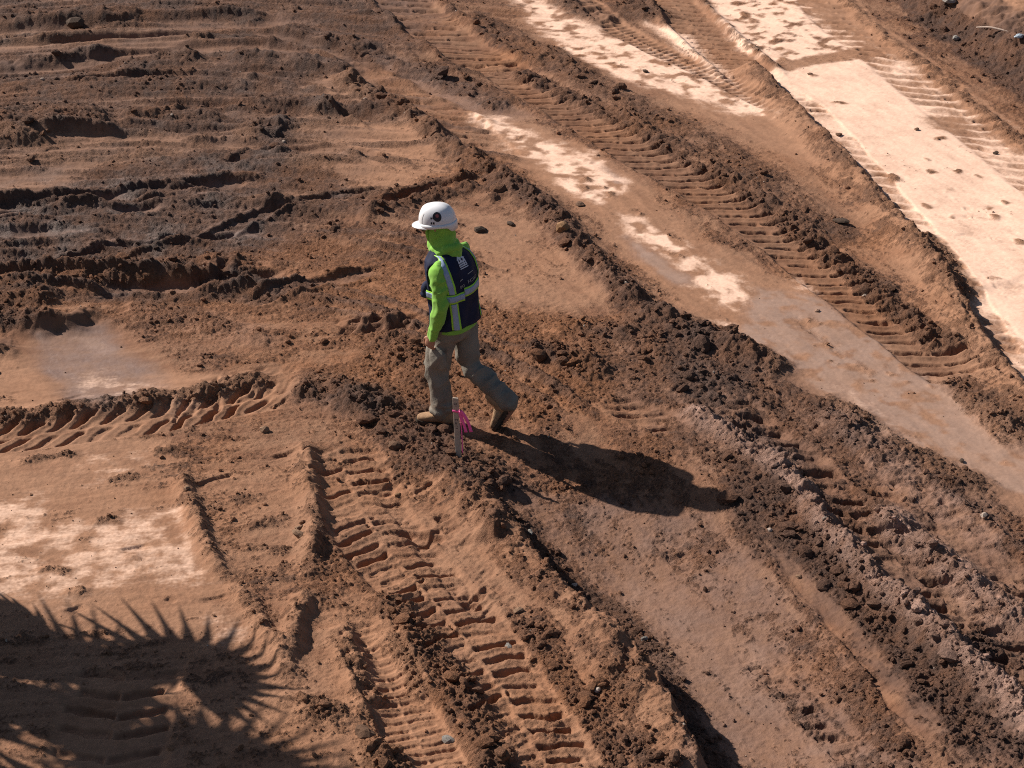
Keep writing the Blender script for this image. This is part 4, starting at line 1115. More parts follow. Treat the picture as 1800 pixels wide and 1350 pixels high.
# --- hooded shirt
bm = bmesh.new()
torso_tube(bm, 0.835, 1.44, 0.004)
for S_, E_, W_, sd in ((LS, LE, LW, 1), (RS, RE, RW, -1)):
    mid = S_.lerp(E_, 0.5)
    limb(bm, [S_ - Vector((0, sd * 0.05, -0.01)), S_ + Vector((0, sd * 0.012, -0.01)), mid + Vector((0, sd * 0.01, 0)), E_, E_.lerp(W_, 0.55), W_ + (W_ - E_).normalized() * 0.005],
         [0.058, 0.063, 0.059, 0.055, 0.048, 0.037], 20)
    d = (W_ - E_).normalized()
    limb(bm, [W_ - d * 0.05, W_ + d * 0.012], [0.044, 0.042], 18)           # ribbed cuff
    ball(bm, W_ - d * 0.075, (0.052, 0.050, 0.026), 10)
# hood: cowl over the head, gathered under the chin, falling to the collar
hd = bmesh.new()
ball(hd, (-0.040, 0, 0.025), (0.100, 0.090, 0.120), 18)
ball(hd, (-0.030, 0, -0.045), (0.094, 0.084, 0.088), 16)
limb(hd, [(-0.01, 0, -0.02), (0.012, 0, -0.09), (0.02, 0, -0.135)], [0.090, 0.078, 0.064], 22)
bmesh.ops.transform(hd, matrix=HM, verts=hd.verts)
tmp = bpy.data.meshes.new('t'); hd.to_mesh(tmp); hd.free(); bm.from_mesh(tmp); bpy.data.meshes.remove(tmp)
limb(bm, [Vector((0.03, 0, 1.41)), Vector((0.06, 0, 1.455)), HM @ Vector((-0.03, 0, -0.05))], [0.095, 0.090, 0.088], 22, 0.95)
limb(bm, [Vector((0.10, 0, 1.385)), HM @ Vector((0.045, 0, -0.135))], [0.070, 0.062], 16)
for i in range(18):                                   # hood cloth bunched on the collar
    a0, a1 = R(20 * i), R(20 * (i + 1))
    pt = lambda a: Vector((0.055 + 0.088 * math.cos(a), 0.094 * math.sin(a), 1.452 - 0.020 * math.cos(a) + 0.008 * math.sin(3 * a)))
    limb(bm, [pt(a0), pt(a1)], [0.024 + 0.006 * math.sin(2.3 * i)] * 2, 10)
sm_ = fuse('hooded_shirt', bm, 0.008, 3)
wrinkle(sm_, 0.017, (0.11, 0.11, 0.13), 930, tilt=3.0, fine=0.3, mask=lambda c: np.where(c[:, 2] > 1.42, 0.75, 0.6 + 0.6 * (np.abs(c[:, 1]) > 0.2)))
shirt = link('hooded_shirt', sm_, M_GREEN, person)
# opening of the hood round the face
bm = bmesh.new()
nseg = 30; rr = []
for i in range(nseg):
    t = 2 * math.pi * i / nseg
    rr.append(HM @ Vector((0.056 + 0.012 * math.cos(2 * t) - 0.02 * math.sin(t), 0.066 * math.cos(t), -0.005 + 0.098 * math.sin(t))))
for i in range(nseg):
    a, b = rr[i], rr[(i + 1) % nseg]
    limb(bm, [a, b], [0.012, 0.012], 8)
link('hood_hem', fuse('hood_hem', bm, 0.006, 2), M_GREEN, shirt)
# lower hem band of the shirt
def band_mesh(name, z0, z1, off0, off1, n=64, dip=lambda th: 0.0, th0=0, th1=360, rows=4):
    V_, Fc = [], []
    cnt = n if th1 - th0 >= 360 else n + 1
    for j in range(rows + 1):
        for i in range(cnt):
            th = th0 + (th1 - th0) * i / n
            z = z0 + (z1 - z0) * j / rows + dip(th)
            V_.append(torso_pt(th, z, off0 + (off1 - off0) * j / rows))
    for j in range(rows):
        for i in range(n):
            a = j * cnt + i; b = j * cnt + (i + 1) % cnt
            Fc.append((a, b, b + cnt, a + cnt))
    return mesh_from(name, V_, Fc)
hemm = band_mesh('hem', 0.835, 0.875, 0.016, 0.014)
hb = link('hem', hemm, M_GREEN, shirt); sd_ = hb.modifiers.new('t', 'SOLIDIFY'); sd_.thickness = 0.012

# --- vest: panels with arm openings, seen from the side and back
VZ0, VZ1 = 0.875, 1.445
def vest_off(th, z):
    w = 0.022 + 0.010 * sstep(1.25, 0.9, z) if False else 0.022 + 0.012 * float(np.clip((1.2 - z) / 0.3, 0, 1))
    f = 0.006 * math.sin(R(th) * 5 + z * 9) * float(np.clip((1.35 - z) / 0.2, 0, 1)) + 0.004 * math.sin(R(th) * 9 - z * 17)
    return w + f
def vest_z(th, q):
    """q 0..1 from hem to collar; the hem hangs lower at the back"""
    return VZ0 + (VZ1 - VZ0) * q + (1 - q) * 0.012 * math.sin(R(th) * 3)
def vest_pt(th, z, lift=0.0):
    return torso_pt(th, z, vest_off(th, z) + lift)
nth, nq = 120, 48
V_, Fc = [], []
for j in range(nq + 1):
    for i in range(nth):
        th = 360 * i / nth
        V_.append(vest_pt(th, vest_z(th, j / nq)))
def armhole(th, z):
    e = min(abs(th - 90), abs(th - 270))
    return (e / 25.0) ** 2 + ((z - 1.225) / 0.155) ** 2 < 1
def neck_v(th, z):
    e = min(th, 360 - th)
    return e < 32 * (z - 1.24) / 0.2 and z > 1.24
for j in range(nq):
    for i in range(nth):
        th = 360 * (i + 0.5) / nth; z = vest_z(th, (j + 0.5) / nq)
        if armhole(th, z) or neck_v(th, z): continue
        a = j * nth + i; b = j * nth + (i + 1) % nth
        Fc.append((a, b, b + nth, a + nth))
vm = mesh_from('vest', V_, Fc)
vest = link('vest', vm, M_NAVY, person)
md = vest.modifiers.new('t', 'SOLIDIFY'); md.thickness = 0.006; md.offset = -1

def strip(name, path, width, lift, mat, parent, n=60):
    """tape sewn on the vest: path of (th, z); width measured across"""
    P = smooth_line(np.array(path, float) * np.array([1 / 60.0, 1.0]), 0.02) * np.array([60.0, 1.0])
    pts = [vest_pt(a, b, lift) for a, b in P]
    V_, Fc = [], []
    for i, (a, b) in enumerate(P):
        t = (pts[min(i + 1, len(P) - 1)] - pts[max(i - 1, 0)]).normalized()
        c = Vector((torso_ring(b)[0], 0, b))
        up_ = vest_pt(a, min(b + 0.01, 1.445)) - vest_pt(a, b - 0.01); rt = vest_pt(a + 2, b) - vest_pt(a - 2, b)
        nrm = rt.cross(up_).normalized()
        w = nrm.cross(t).normalized()
        for s in (-0.5, -0.17, 0.17, 0.5):
            q = pts[i] + w * (s * width)
            # keep the tape on the cloth: move along the normal to the surface radius
            th = math.degrees(math.atan2(q.y, (q.x - torso_ring(min(q.z, 1.445))[0]) * (torso_ring(min(q.z, 1.445))[2] / torso_ring(min(q.z, 1.445))[1])))
            V_.append(q + nrm * 0.0)
    for i in range(len(P) - 1):
        for k in range(3):
            a = i * 4 + k
            Fc.append((a, a + 1, a + 5, a + 4))
    o = link(name, mesh_from(name, V_, Fc), mat, parent)
    m_ = o.modifiers.new('t', 'SOLIDIFY'); m_.thickness = 0.004; m_.offset = 1
    return o

def surf_strip(name, fn, t0, t1, w0, w1, lift, mat, parent, n=70):
    """fn(t) -> (th, z, direction across as (dth, dz)) ; strip lies on the vest exactly"""
    V_, Fc = [], []
    m = 4
    for i in range(n + 1):
        t = t0 + (t1 - t0) * i / n
        th, z, dth, dz = fn(t)
        for k in range(m + 1):
            w = w0 + (w1 - w0) * k / m
            V_.append(vest_pt(th + dth * w, min(z + dz * w, 1.444), lift))
    for i in range(n):
        for k in range(m):
            a = i * (m + 1) + k
            Fc.append((a, a + m + 1, a + m + 2, a + 1))
    o = link(name, mesh_from(name, V_, Fc), mat, parent)
    m_ = o.modifiers.new('t', 'SOLIDIFY'); m_.thickness = 0.003; m_.offset = 0
    return o

DEG = 1 / 0.0030                                      # degrees of turn per metre on the side of the torso
def vert_fn(sgn):
    zz = [0.885, 1.00, 1.15, 1.25, 1.33, 1.39, 1.42, 1.435]
    tt = [134, 132, 129, 127, 126, 122, 112, 96]
    def fn(t):
        th = float(np.interp(t, zz, tt))
        return (th if sgn > 0 else 360 - th, t, DEG, 0.0)
    return fn
TH_, TW = 0.0225, 0.037
for sgn in (1, -1):
    for (za, zb) in ((0.887, 1.096), (1.174, 1.432)):
        surf_strip('lime_edging', vert_fn(sgn), za, zb, -TW, TW, 0.004, M_LIME, vest, 40)
        surf_strip('reflective_tape', vert_fn(sgn), za, zb, -TH_, TH_, 0.0075, M_SILVER, vest, 40)
def waist_fn(t):
    z = 1.135 + 0.028 * (1 if t > 163 and t < 330 else 0)
    return (t, z, 0.0, 1.0)
for a, b in ((12, 163), (163.5, 330)):
    surf_strip('lime_edging', waist_fn, a, b - 0.01, -TW * 0.95, TW * 0.95, 0.006, M_LIME, vest, 50)
    surf_strip('reflective_tape', waist_fn, a, b - 0.01, -TH_, TH_, 0.0095, M_SILVER, vest, 50)
# armhole edging strips and chest pockets
for sgn in (1, -1):
    bm = bmesh.new()
    c = vest_pt(38 if sgn > 0 else 322, 1.16)
    ball(bm, c, (0.045, 0.055, 0.060), 10)
    ball(bm, c + Vector((0.004, 0, -0.04)), (0.048, 0.058, 0.035), 10)
    pk = link('chest_pocket', fuse('chest_pocket', bm, 0.007, 3), M_NAVY, vest)

# print on the back: everything is mapped from centimetres on the cloth
def on_back(p, q, th_c, z_c, rot, lift):
    c, s = math.cos(rot), math.sin(rot)
    a, b = p * c - q * s, p * s + q * c
    return vest_pt(th_c + a / 0.19 * 57.3 * 0.9, min(z_c + b, 1.444), lift)
def decal(name, polys, th_c, z_c, rot, lift, mat, k=0.01):
    V_, Fc = [], []
    for poly in polys:
        # dense outline fan so that it follows the cloth
        base = len(V_)
        for p, q in poly: V_.append(on_back(p * k, q * k, th_c, z_c, rot, lift))
        Fc.append(tuple(range(base, base + len(poly))))
    return link(name, mesh_from(name, V_, Fc, False), mat, vest)
HT, HZ, HR = 176, 1.375, R(-4)
sq = []
for i in range(6):
    for j in range(4):
        sq.append([(-3.2 + i * 6.4 / 6, -3.2 + j * 1.3), (-3.2 + (i + 1) * 6.4 / 6, -3.2 + j * 1.3), (-3.2 + (i + 1) * 6.4 / 6, -3.2 + (j + 1) * 1.3), (-3.2 + i * 6.4 / 6, -3.2 + (j + 1) * 1.3)])
decal('house_emblem', sq + [[(-4.0, 1.6), (-3.0, 1.6), (0, 4.0), (0, 5.0)], [(4.0, 1.6), (0, 5.0), (0, 4.0), (3.0, 1.6)], [(-3.0, 2.0), (-1.0, 2.0), (0, 4.2)], [(3.0, 2.0), (0, 4.2), (1.0, 2.0)], [(-1.0, 2.0), (1.0, 2.0), (0, 4.2)],
                      [(-3.2, -4.4), (3.2, -4.4), (3.2, -3.8), (-3.2, -3.8)]], HT, HZ, HR, 0.006, M_WHITE)
dk = [[(-2.2, 0.6), (-0.6, 0.6), (-1.4, 2.2)], [(-1.6, 0.2), (-1.2, 0.2), (-1.2, 0.7), (-1.6, 0.7)], [(0.5, 0.9), (2.0, 0.9), (1.2, 2.4)], [(1.0, 0.3), (1.4, 0.3), (1.4, 1.0), (1.0, 1.0)]]
for r_ in range(2):
    for c_ in range(5):
        x0 = -2.7 + c_ * 1.15; y0 = -1.2 - r_ * 1.3
        dk.append([(x0, y0), (x0 + 0.6, y0), (x0 + 0.6, y0 + 0.7), (x0, y0 + 0.7)])
decal('emblem_marks', dk, HT, HZ, HR, 0.008, M_DARK)
def text_on_back(name, txt, size, th_c, z_c, rot, mat):
    cu = bpy.data.curves.new(name, 'FONT'); cu.body = txt; cu.size = size; cu.align_x = 'CENTER'; cu.resolution_u = 2
    o = bpy.data.objects.new(name + '_raw', cu); COL.objects.link(o)
    bpy.context.view_layer.update()
    dg = bpy.context.evaluated_depsgraph_get()
    m = bpy.data.meshes.new_from_object(o.evaluated_get(dg), depsgraph=dg)
    bpy.data.objects.remove(o, do_unlink=True)
    m.materials.clear()
    for v in m.vertices:
        v.co = on_back(v.co.x, v.co.y, th_c, z_c, rot, 0.007)
    m.name = name
    return link(name, m, mat, vest)
text_on_back('back_print', 'BO', 0.034, 160, 1.205, R(8), M_GREYP)
text_on_back('back_print', 'FOSO', 0.034, 185, 1.225, R(4), M_GREYP)
decal('back_print', [[(-1.6, -0.3), (1.6, -0.3), (1.6, 0.3), (-1.6, 0.3)]], 160, 1.265, R(10), 0.006, M_GREYP)
decal('back_print', [[(-2.2, -0.25), (2.2, -0.25), (2.2, 0.25), (-2.2, 0.25)]], 184, 1.285, R(4), 0.006, M_GREYP)

# --- boots
def boot(name, ankle, heel_dir, pitch, yaw):
    """boot in its own frame: origin under the ankle on the sole, x to the toe"""
    M_ = Matrix.Translation(ankle) @ Matrix.Rotation(yaw, 4, 'Z') @ Matrix.Rotation(pitch, 4, 'Y')
    bm = bmesh.new()
    secs = [(-0.085, 0.030, 0.060, 0.034), (-0.07, 0.040, 0.085, 0.045), (-0.03, 0.042, 0.10, 0.052), (0.02, 0.042, 0.095, 0.050), (0.07, 0.047, 0.075, 0.042),
            (0.12, 0.051, 0.058, 0.034), (0.165, 0.050, 0.048, 0.029), (0.195, 0.040, 0.040, 0.024), (0.212, 0.020, 0.030, 0.016)]
    rings = [(Vector((x, 0, 0.022 + h / 2)), Y, Z, w, h / 2 + 0.004, 2.6) for x, w, h, _ in secs]
    tube_bm(bm, rings, 20)
    limb(bm, [(-0.02, 0, 0.06), (-0.025, 0, 0.17)], [0.055, 0.055], 18)
    up_m = fuse('upper', bm, 0.007, 3)
    up_m.transform(M_)
    bt = link(name, up_m, M_BOOT, person)
    bm = bmesh.new()
    so = [(-0.09, 0.034), (-0.06, 0.044), (0.0, 0.042), (0.05, 0.043), (0.11, 0.053), (0.16, 0.053), (0.20, 0.043), (0.222, 0.022)]
    for z0, z1 in ((0.0, 0.026),):
        lo = []; hi = []
        outl = [(x, w) for x, w in so] + [(x, -w) for x, w in reversed(so)]
        for x, y in outl:
            zt = 0.012 * max(0, (x - 0.13) / 0.09)
            lo.append(bm.verts.new((x, y, z0 + zt))); hi.append(bm.verts.new((x, y, z1 + zt)))
        nn = len(outl)
        for i in range(nn):
            bm.faces.new((lo[i], lo[(i + 1) % nn], hi[(i + 1) % nn], hi[i]))
        bm.faces.new(lo[::-1]); bm.faces.new(hi)
    for i in range(9):                                # tread bars
        x = -0.07 + i * 0.033
        r_ = bmesh.ops.create_cube(bm, size=1.0)
        for v in r_['verts']: v.co = Vector((x + v.co.x * 0.016, v.co.y * 0.075, -0.004 + v.co.z * 0.012 + 0.012 * max(0, (x - 0.13) / 0.09)))
    bmesh.ops.recalc_face_normals(bm, faces=bm.faces)
    m = bpy.data.meshes.new('sole'); bm.to_mesh(m); bm.free(); m.transform(M_)
    link('sole', m, M_SOLE, bt)
    return bt
boot('boot', Vector((LA.x, LA.y, 0.0)), None, 0.0, R(16))
boot('boot', Vector((RA.x, RA.y, RA.z - 0.005)) + Vector((0.035, 0, -0.055)), None, R(62), R(6))

# --- hard hat
helmet = empty('hard_hat'); helmet.parent = person
HT_M = HM @ Matrix.Translation((-0.005, 0, 0.045)) @ Matrix.Rotation(R(-3), 4, 'Y')
def shell_pt(az, el, off=0.0):
    """az from forward over left, el 0 rim .. 90 crown; squarish dome, fuller at the back"""
    ca, sa = math.cos(R(az)), math.sin(R(az))
    e = R(el)
    ce = math.cos(e) ** 0.72; se = math.sin(e) ** 0.85
    a = 0.138 if ca > 0 else 0.142
    p = 2.25
    x = math.copysign(abs(ca) ** (2 / p), ca) * (a + off) * ce
    y = math.copysign(abs(sa) ** (2 / p), sa) * (0.112 + off) * ce
    z = (0.146 + off) * se
    if ca < 0: z += 0.0
    return Vector((x, y, z))
V_, Fc = [], []
na, ne = 72, 22
for j in range(ne):
    for i in range(na):
        q = shell_pt(360 * i / na, 88 * j / (ne - 1))
        r_ = abs(q.y)
        if j > 8: q.z += 0.006 * math.exp(-(q.y / 0.018) ** 2) * min(1, (j - 8) / 4)      # centre ridge
        V_.append(HT_M @ q)
for j in range(ne - 1):
    for i in range(na):
        a = j * na + i; b = j * na + (i + 1) % na
        Fc.append((a, b, b + na, a + na))
Fc.append(tuple((ne - 1) * na + i for i in range(na)))
sh = link('shell', mesh_from('shell', V_, Fc), M_HELMET, helmet)
md = sh.modifiers.new('t', 'SOLIDIFY'); md.thickness = 0.004
# rim band, brim and nape guard
def rim_drop(az):
    d = abs((az + 180) % 360 - 180)
    return 0.016 + 0.034 * float(sstep(128, 150, d)) - 0.004 * float(sstep(85, 100, d) * (1 - sstep(115, 128, d)))
V_, Fc = [], []
for j, (o_, k) in enumerate(((0.001, -0.014), (0.006, 0.0), (0.006, 1.0), (0.0, 1.0))):
    for i in range(na):
        az = 360 * i / na
        q = shell_pt(az, 0, o_)
        q.z = -rim_drop(az) * k if k >= 0 else 0.014
        V_.append(HT_M @ q)
for j in range(3):
    for i in range(na):
        a = j * na + i; b = j * na + (i + 1) % na
        Fc.append((a + na, b + na, b, a))
rb = link('rim', mesh_from('rim', V_, Fc), M_HELMET, helmet); md = rb.modifiers.new('t', 'SOLIDIFY'); md.thickness = 0.004
V_, Fc = [], []
nb_, mb_ = 40, 8
for layer in (0, 1):
    for j in range(mb_ + 1):
        for i in range(nb_ + 1):
            az = -72 + 144 * i / nb_
            t_ = j / mb_
            base = shell_pt(az, 0, 0.0)
            ext = 0.058 * math.cos(R(az * 90 / 74)) ** 0.8 if abs(az) < 74 else 0
            q = base + Vector((ext * t_, base.y * 0.05 * t_, 0))
            q.z = 0.002 - 0.016 * t_ - 0.003 * (az / 72) ** 2 - (0.007 if layer else 0)
            V_.append(HT_M @ q)
L_ = (nb_ + 1) * (mb_ + 1)
for layer in (0, 1):
    for j in range(mb_):
        for i in range(nb_):
            a = layer * L_ + j * (nb_ + 1) + i
            f = (a, a + nb_ + 1, a + nb_ + 2, a + 1)
            Fc.append(f if not layer else f[::-1])
for i in range(nb_):
    a = mb_ * (nb_ + 1) + i
    Fc.append((a, a + L_, a + L_ + 1, a + 1))
link('brim', mesh_from('brim', V_, Fc), M_HELMET, helmet)
def on_shell(name, polys, mat, off, az0, el0, k=1.0):
    V2, F2 = [], []
    for poly in polys:
        b0 = len(V2)
        for p, q in poly:
            V2.append(HT_M @ shell_pt(az0 + p / 0.0019, el0 + q / 0.0016, off))
        F2.append(tuple(range(b0, b0 + len(poly))))
    return link(name, mesh_from(name, V2, F2, False), mat, helmet)
def disc(r, cx=0, cy=0, n=20, r0=0.0):
    out = []
    for i in range(n):
        a, b = 2 * math.pi * i / n, 2 * math.pi * (i + 1) / n
        out.append([(cx + r * math.cos(a), cy + r * math.sin(a)), (cx + r * math.cos(b), cy + r * math.sin(b)), (cx + r0 * math.cos(b), cy + r0 * math.sin(b)), (cx + r0 * math.cos(a), cy + r0 * math.sin(a))][:4 if r0 > 0 else 3] + ([] if r0 > 0 else [(cx, cy)]))
    return out
on_shell('round_sticker', disc(0.026), M_DARK, 0.0012, 104, 29)
on_shell('sticker_centre', disc(0.010, 0.0, 0.004), M_RED, 0.0022, 104, 29)
on_shell('bar_sticker', [[(-0.005 + d, -0.012), (0.003 + d, -0.012), (0.003 + d, 0.020), (-0.005 + d, 0.020)] for d in (-0.005, 0.005)], M_DARK, 0.0012, 90, 14)
on_shell('visor_slot', [[(-0.0025 + 0.012 * (i / 6) ** 2, i * 0.009), (0.0015 + 0.012 * (i / 6) ** 2, i * 0.009), (0.0015 + 0.012 * ((i + 1) / 6) ** 2, (i + 1) * 0.009), (-0.0025 + 0.012 * ((i + 1) / 6) ** 2, (i + 1) * 0.009)] for i in range(6)], M_GREYP, 0.0012, 52, 4)
# dark sunglasses
bm = bmesh.new()
for s in (-1, 1):
    ball(bm, HM @ Vector((0.098, s * 0.034, 0.006)), (0.012, 0.028, 0.018), 10)
link('sunglasses', fuse('sunglasses', bm, 0.006, 2), M_LENS, person)

# settle the walker on the ground under the front boot
fx = Matrix.Rotation(HEAD_A, 3, 'Z') @ (LA + Vector((0.06, 0.015, 0)))
zs = [height(PR[0] + fx.x + dx, PR[1] + fx.y + dy) for dx in (-0.1, -0.05, 0, 0.05, 0.1) for dy in (-0.03, 0, 0.03)]
person.location.z = float(np.mean(sorted(zs)[5:])) - 0.004
rt = Matrix.Rotation(HEAD_A, 3, 'Z') @ (RA + Vector((0.13, 0, -0.2)))
print('feet ground', person.location.z, height(PR[0] + rt.x, PR[1] + rt.y))
# ------------------------------------------------------------------ survey stake
SP = G(806, 812)
sz = height(SP[0], SP[1])
stake = empty('survey_stake', (SP[0], SP[1], sz), R(-14))
stake.rotation_euler = (R(0), R(-2.0), R(-14))
tag(stake, 'wooden survey lath with bright pink flagging tape, stuck in the edge of the fill', 'stake')
SH, SW, ST = 0.49, 0.043, 0.012
bm = bmesh.new()
r_ = bmesh.ops.create_cube(bm, size=1.0)
for v in r_['verts']: v.co = Vector((v.co.x * SW, v.co.y * ST, (v.co.z + 0.5) * (SH + 0.12) - 0.12))
bmesh.ops.bevel(bm, geom=list(bm.edges), offset=0.0015, segments=1, affect='EDGES')
m = bpy.data.meshes.new('lath'); bm.to_mesh(m); bm.free()
link('lath', m, M_LATH, stake)
def ribbon(name, pts, w, parent, axis=Vector((1, 0, 0)), mat=M_PINK):
    P = [Vector(p) for p in pts]; Q = []
    L3 = smooth_line3(P)
    V_, Fc = [], []
    for i, p in enumerate(L3):
        t = (L3[min(i + 1, len(L3) - 1)] - L3[max(i - 1, 0)]).normalized()
        a = (axis - t * axis.dot(t)).normalized()
        tw = Matrix.Rotation(0.2 * math.sin(i * 0.3), 3, t)
        a = tw @ a
        V_ += [p - a * w / 2, p + a * w / 2]
    for i in range(len(L3) - 1):
        Fc.append((2 * i, 2 * i + 1, 2 * i + 3, 2 * i + 2))
    o = link(name, mesh_from(name, V_, Fc), mat, parent)
    s = o.modifiers.new('t', 'SOLIDIFY'); s.thickness = 0.001
    return o
def smooth_line3(P, n=8):
    Q = [2 * P[0] - P[1]] + P + [2 * P[-1] - P[-2]]; out = []
    for i in range(1, len(Q) - 2):
        a, b, c, d = Q[i - 1:i + 3]
        for k in range(n):
            t = k / n
            out.append(0.5 * ((2 * b) + (c - a) * t + (2 * a - 5 * b + 4 * c - d) * t * t + (3 * b - a - 3 * c + d) * t ** 3))
    return out + [P[-1]]
zk = SH - 0.11
hw, ht = SW / 2 + 0.002, ST / 2 + 0.002
ribbon('tape_wrap', [(-hw, -ht, zk), (0, -ht - 0.001, zk + 0.001), (hw, -ht, zk), (hw, ht, zk), (0, ht + .001, zk), (-hw, ht, zk), (-hw, -ht, zk)], 0.017, stake, Vector((0, 0, 1)))
ribbon('tape_tail', [(hw, -ht, zk), (hw + 0.018, -0.02, zk + 0.012), (hw + 0.050, -0.022, zk - 0.03), (hw + 0.075, -0.02, zk - 0.09), (hw + 0.090, -0.018, zk - 0.155)], 0.027, stake)
ribbon('tape_tail', [(hw, ht, zk), (hw + 0.008, -0.012, zk - 0.005), (hw + 0.022, -0.016, zk - 0.05), (hw + 0.038, -0.018, zk - 0.10), (hw + 0.052, -0.02, zk - 0.16)], 0.025, stake)
ribbon('tape_tail', [(hw - 0.002, ht + 0.004, zk - 0.02), (hw + 0.006, ht + 0.006, zk - 0.12), (hw + 0.008, ht + 0.006, zk - 0.22), (hw + 0.006, ht + 0.006, zk - 0.36)], 0.007, stake, Vector((1, 0.3, 0)))
bm = bmesh.new()
def stroke(x0, z0, x1, z1, w=0.0035):
    d = Vector((x1 - x0, 0, z1 - z0)); l = d.length; d.normalize(); nrm = Vector((-d.z, 0, d.x)) * w / 2
    a, b = Vector((x0, -ST / 2 - 0.0008, z0)), Vector((x1, -ST / 2 - 0.0008, z1))
    bm.faces.new([bm.verts.new(p) for p in (a - nrm, b - nrm, b + nrm, a + nrm)])
for (x0, z0, x1, z1) in ((-.010, .530, .010, .530), (-.010, .530, -.010, .516), (.010, .530, .010, .516), (-.010, .516, .010, .516), (-.008, .505, .008, .505),
                         (-.008, .395, .010, .395), (-.008, .395, -.008, .380), (.010, .395, .010, .380), (-.008, .366, .010, .366), (-.008, .366, -.008, .352), (.001, .366, .001, .352),
                         (-.008, .340, .010, .340), (.010, .340, .010, .326), (-.008, .318, .010, .318)):
    stroke(x0, z0 - 0.08, x1, z1 - 0.08)
m = bpy.data.meshes.new('marker_writing'); bm.to_mesh(m); bm.free()
tag(link('marker_writing', m, M_DARK, stake), kind='stuff')

# ------------------------------------------------------------------ stones one can pick out
def stone_mat(name, c, k=0.6):
    return plain(name, c, 0.85, 0.25, col2=tuple(v * k for v in c), nscale=30, bump=0.006, bscale=45)
MS = {'orange': stone_mat('orange_sandstone', (.36, .20, .10)), 'dark': stone_mat('dark_clod', (.10, .062, .042)), 'tan': stone_mat('tan_stone', (.40, .24, .15)),
      'white': stone_mat('white_stone', (.66, .52, .43), 0.8), 'grey': stone_mat('grey_stone', (.33, .30, .27), 0.75), 'brown': stone_mat('brown_clod', (.21, .115, .07))}
STONES = [  # photo pixel, radius m, kind, label, category
    (990, 416, .062, 'orange', 'orange angular stone standing on the dark windrow behind the walker', 'stone'),
    (1022, 356, .050, 'brown', 'upright brown clod at the foot of the pale clay strip', 'clod'),
    (845, 402, .062, 'dark', 'dark flat clod on the smooth tan ground right of the hard hat', 'clod'),
    (897, 389, .036, 'dark', 'small rounded dark clod on the tan ground below the windrow', 'clod'),
    (527, 932, .032, 'tan', 'upper of two round tan stones beside the straight blade ridge', 'stone'),
    (527, 945, .034, 'tan', 'lower of two round tan stones beside the straight blade ridge', 'stone'),
    (1049, 1213, .026, 'white', 'single pale pebble on the sunlit slope at the bottom', 'stone'),
    (1353, 931, .028, 'white', 'pale pebble lying in the dark spoil below the pink ridge', 'stone'),
    (1404, 1006, .022, 'tan', 'small tan pebble at the lower margin of the dark spoil', 'stone'),
    (696, 783, .045, 'brown', 'tall brown clod in the gravelly fill left of the stake', 'clod'),
    (330, 868, .030, 'tan', 'tan stone on top of the thin blade ridge at left', 'stone'),
    (640, 1287, .050, 'brown', 'large rounded lump at the rim of the palm shadow', 'clod'),
    (932, 940, .030, 'grey', 'pale grey stone on the crest of the fill edge', 'stone'),
    (1132, 1125, .024, 'grey', 'rounded grey stone at the foot of the fill edge', 'stone'),
    (1180, 1147, .024, 'tan', 'tan stone fallen from the fill edge onto the strip', 'stone'),
    (465, 753, .045, 'tan', 'flat tan slab pressed beside the left tyre print', 'stone'),
    (404, 716, .040, 'tan', 'tan lump on the windrow above the left tyre print', 'stone'),
    (1750, 263, .040, 'dark', 'dark clod at the right of the pale clay field', 'clod'),
    (1475, 232, .050, 'brown', 'brown crumb heap on the pale clay near the sharp windrow', 'clod'),
    (1610, 225, .040, 'brown', 'brown clod in the middle of the pale clay field', 'clod'),
    (1425, 127, .036, 'brown', 'flat brown clod at the head of the pale clay field', 'clod'),
    (1135, 123, .045, 'dark', 'dark clod on the upper pale stripe', 'clod'),
    (1476, 390, .060, 'dark', 'dark clod on the tan lane between two windrows', 'clod'),
    (1690, 806, .024, 'dark', 'small dark clod on the smooth wet mud', 'clod'),
    (135, 41, .10, 'dark', 'dark lump in front of the farthest windrow at upper left', 'clod'),
    (1667, 18, .085, 'grey', 'pale stone on top of the dark bank at upper right', 'stone'),
    (1680, 70, .050, 'grey', 'small grey stone on the slope of the dark bank', 'stone'),
    (1010, 1030, .020, 'white', 'tiny pale stone on the fill crest right of the chevron prints', 'stone'),
    (910, 1072, .032, 'tan', 'tan block among the chevron tyre prints', 'stone'),
    (895, 1128, .030, 'grey', 'grey stone among the chevron tyre prints', 'stone'),
    (700, 858, .020, 'orange', 'small orange stone left of the stake among the lugs', 'stone'),
    (790, 1285, .040, 'grey', 'grey lump on the gravelly ridge at the bottom', 'stone'),
]
for k, (u, v, r0, kind, lab, cat) in enumerate(STONES):
    g = G(u, v + 4)
    sm = clod_mesh('stone', 300 + k, 2, 0.75, 0.6)
    o = link('stone' if cat == 'stone' else 'dirt_clod', sm, MS[kind])
    o.location = (g[0], g[1], height(g[0], g[1]) + r0 * 0.22)
    o.scale = (r0, r0, r0 * (1.25 if 'upright' in lab or 'angular' in lab or 'tall' in lab else 0.85))
    if 'pale clay' in lab or 'pale stripe' in lab or 'tan lane' in lab: o.scale = (r0 * 0.8, r0 * 0.7, r0 * 0.4)
    o.rotation_euler = (0, 0, k * 1.7)
    tag(o, lab, cat)
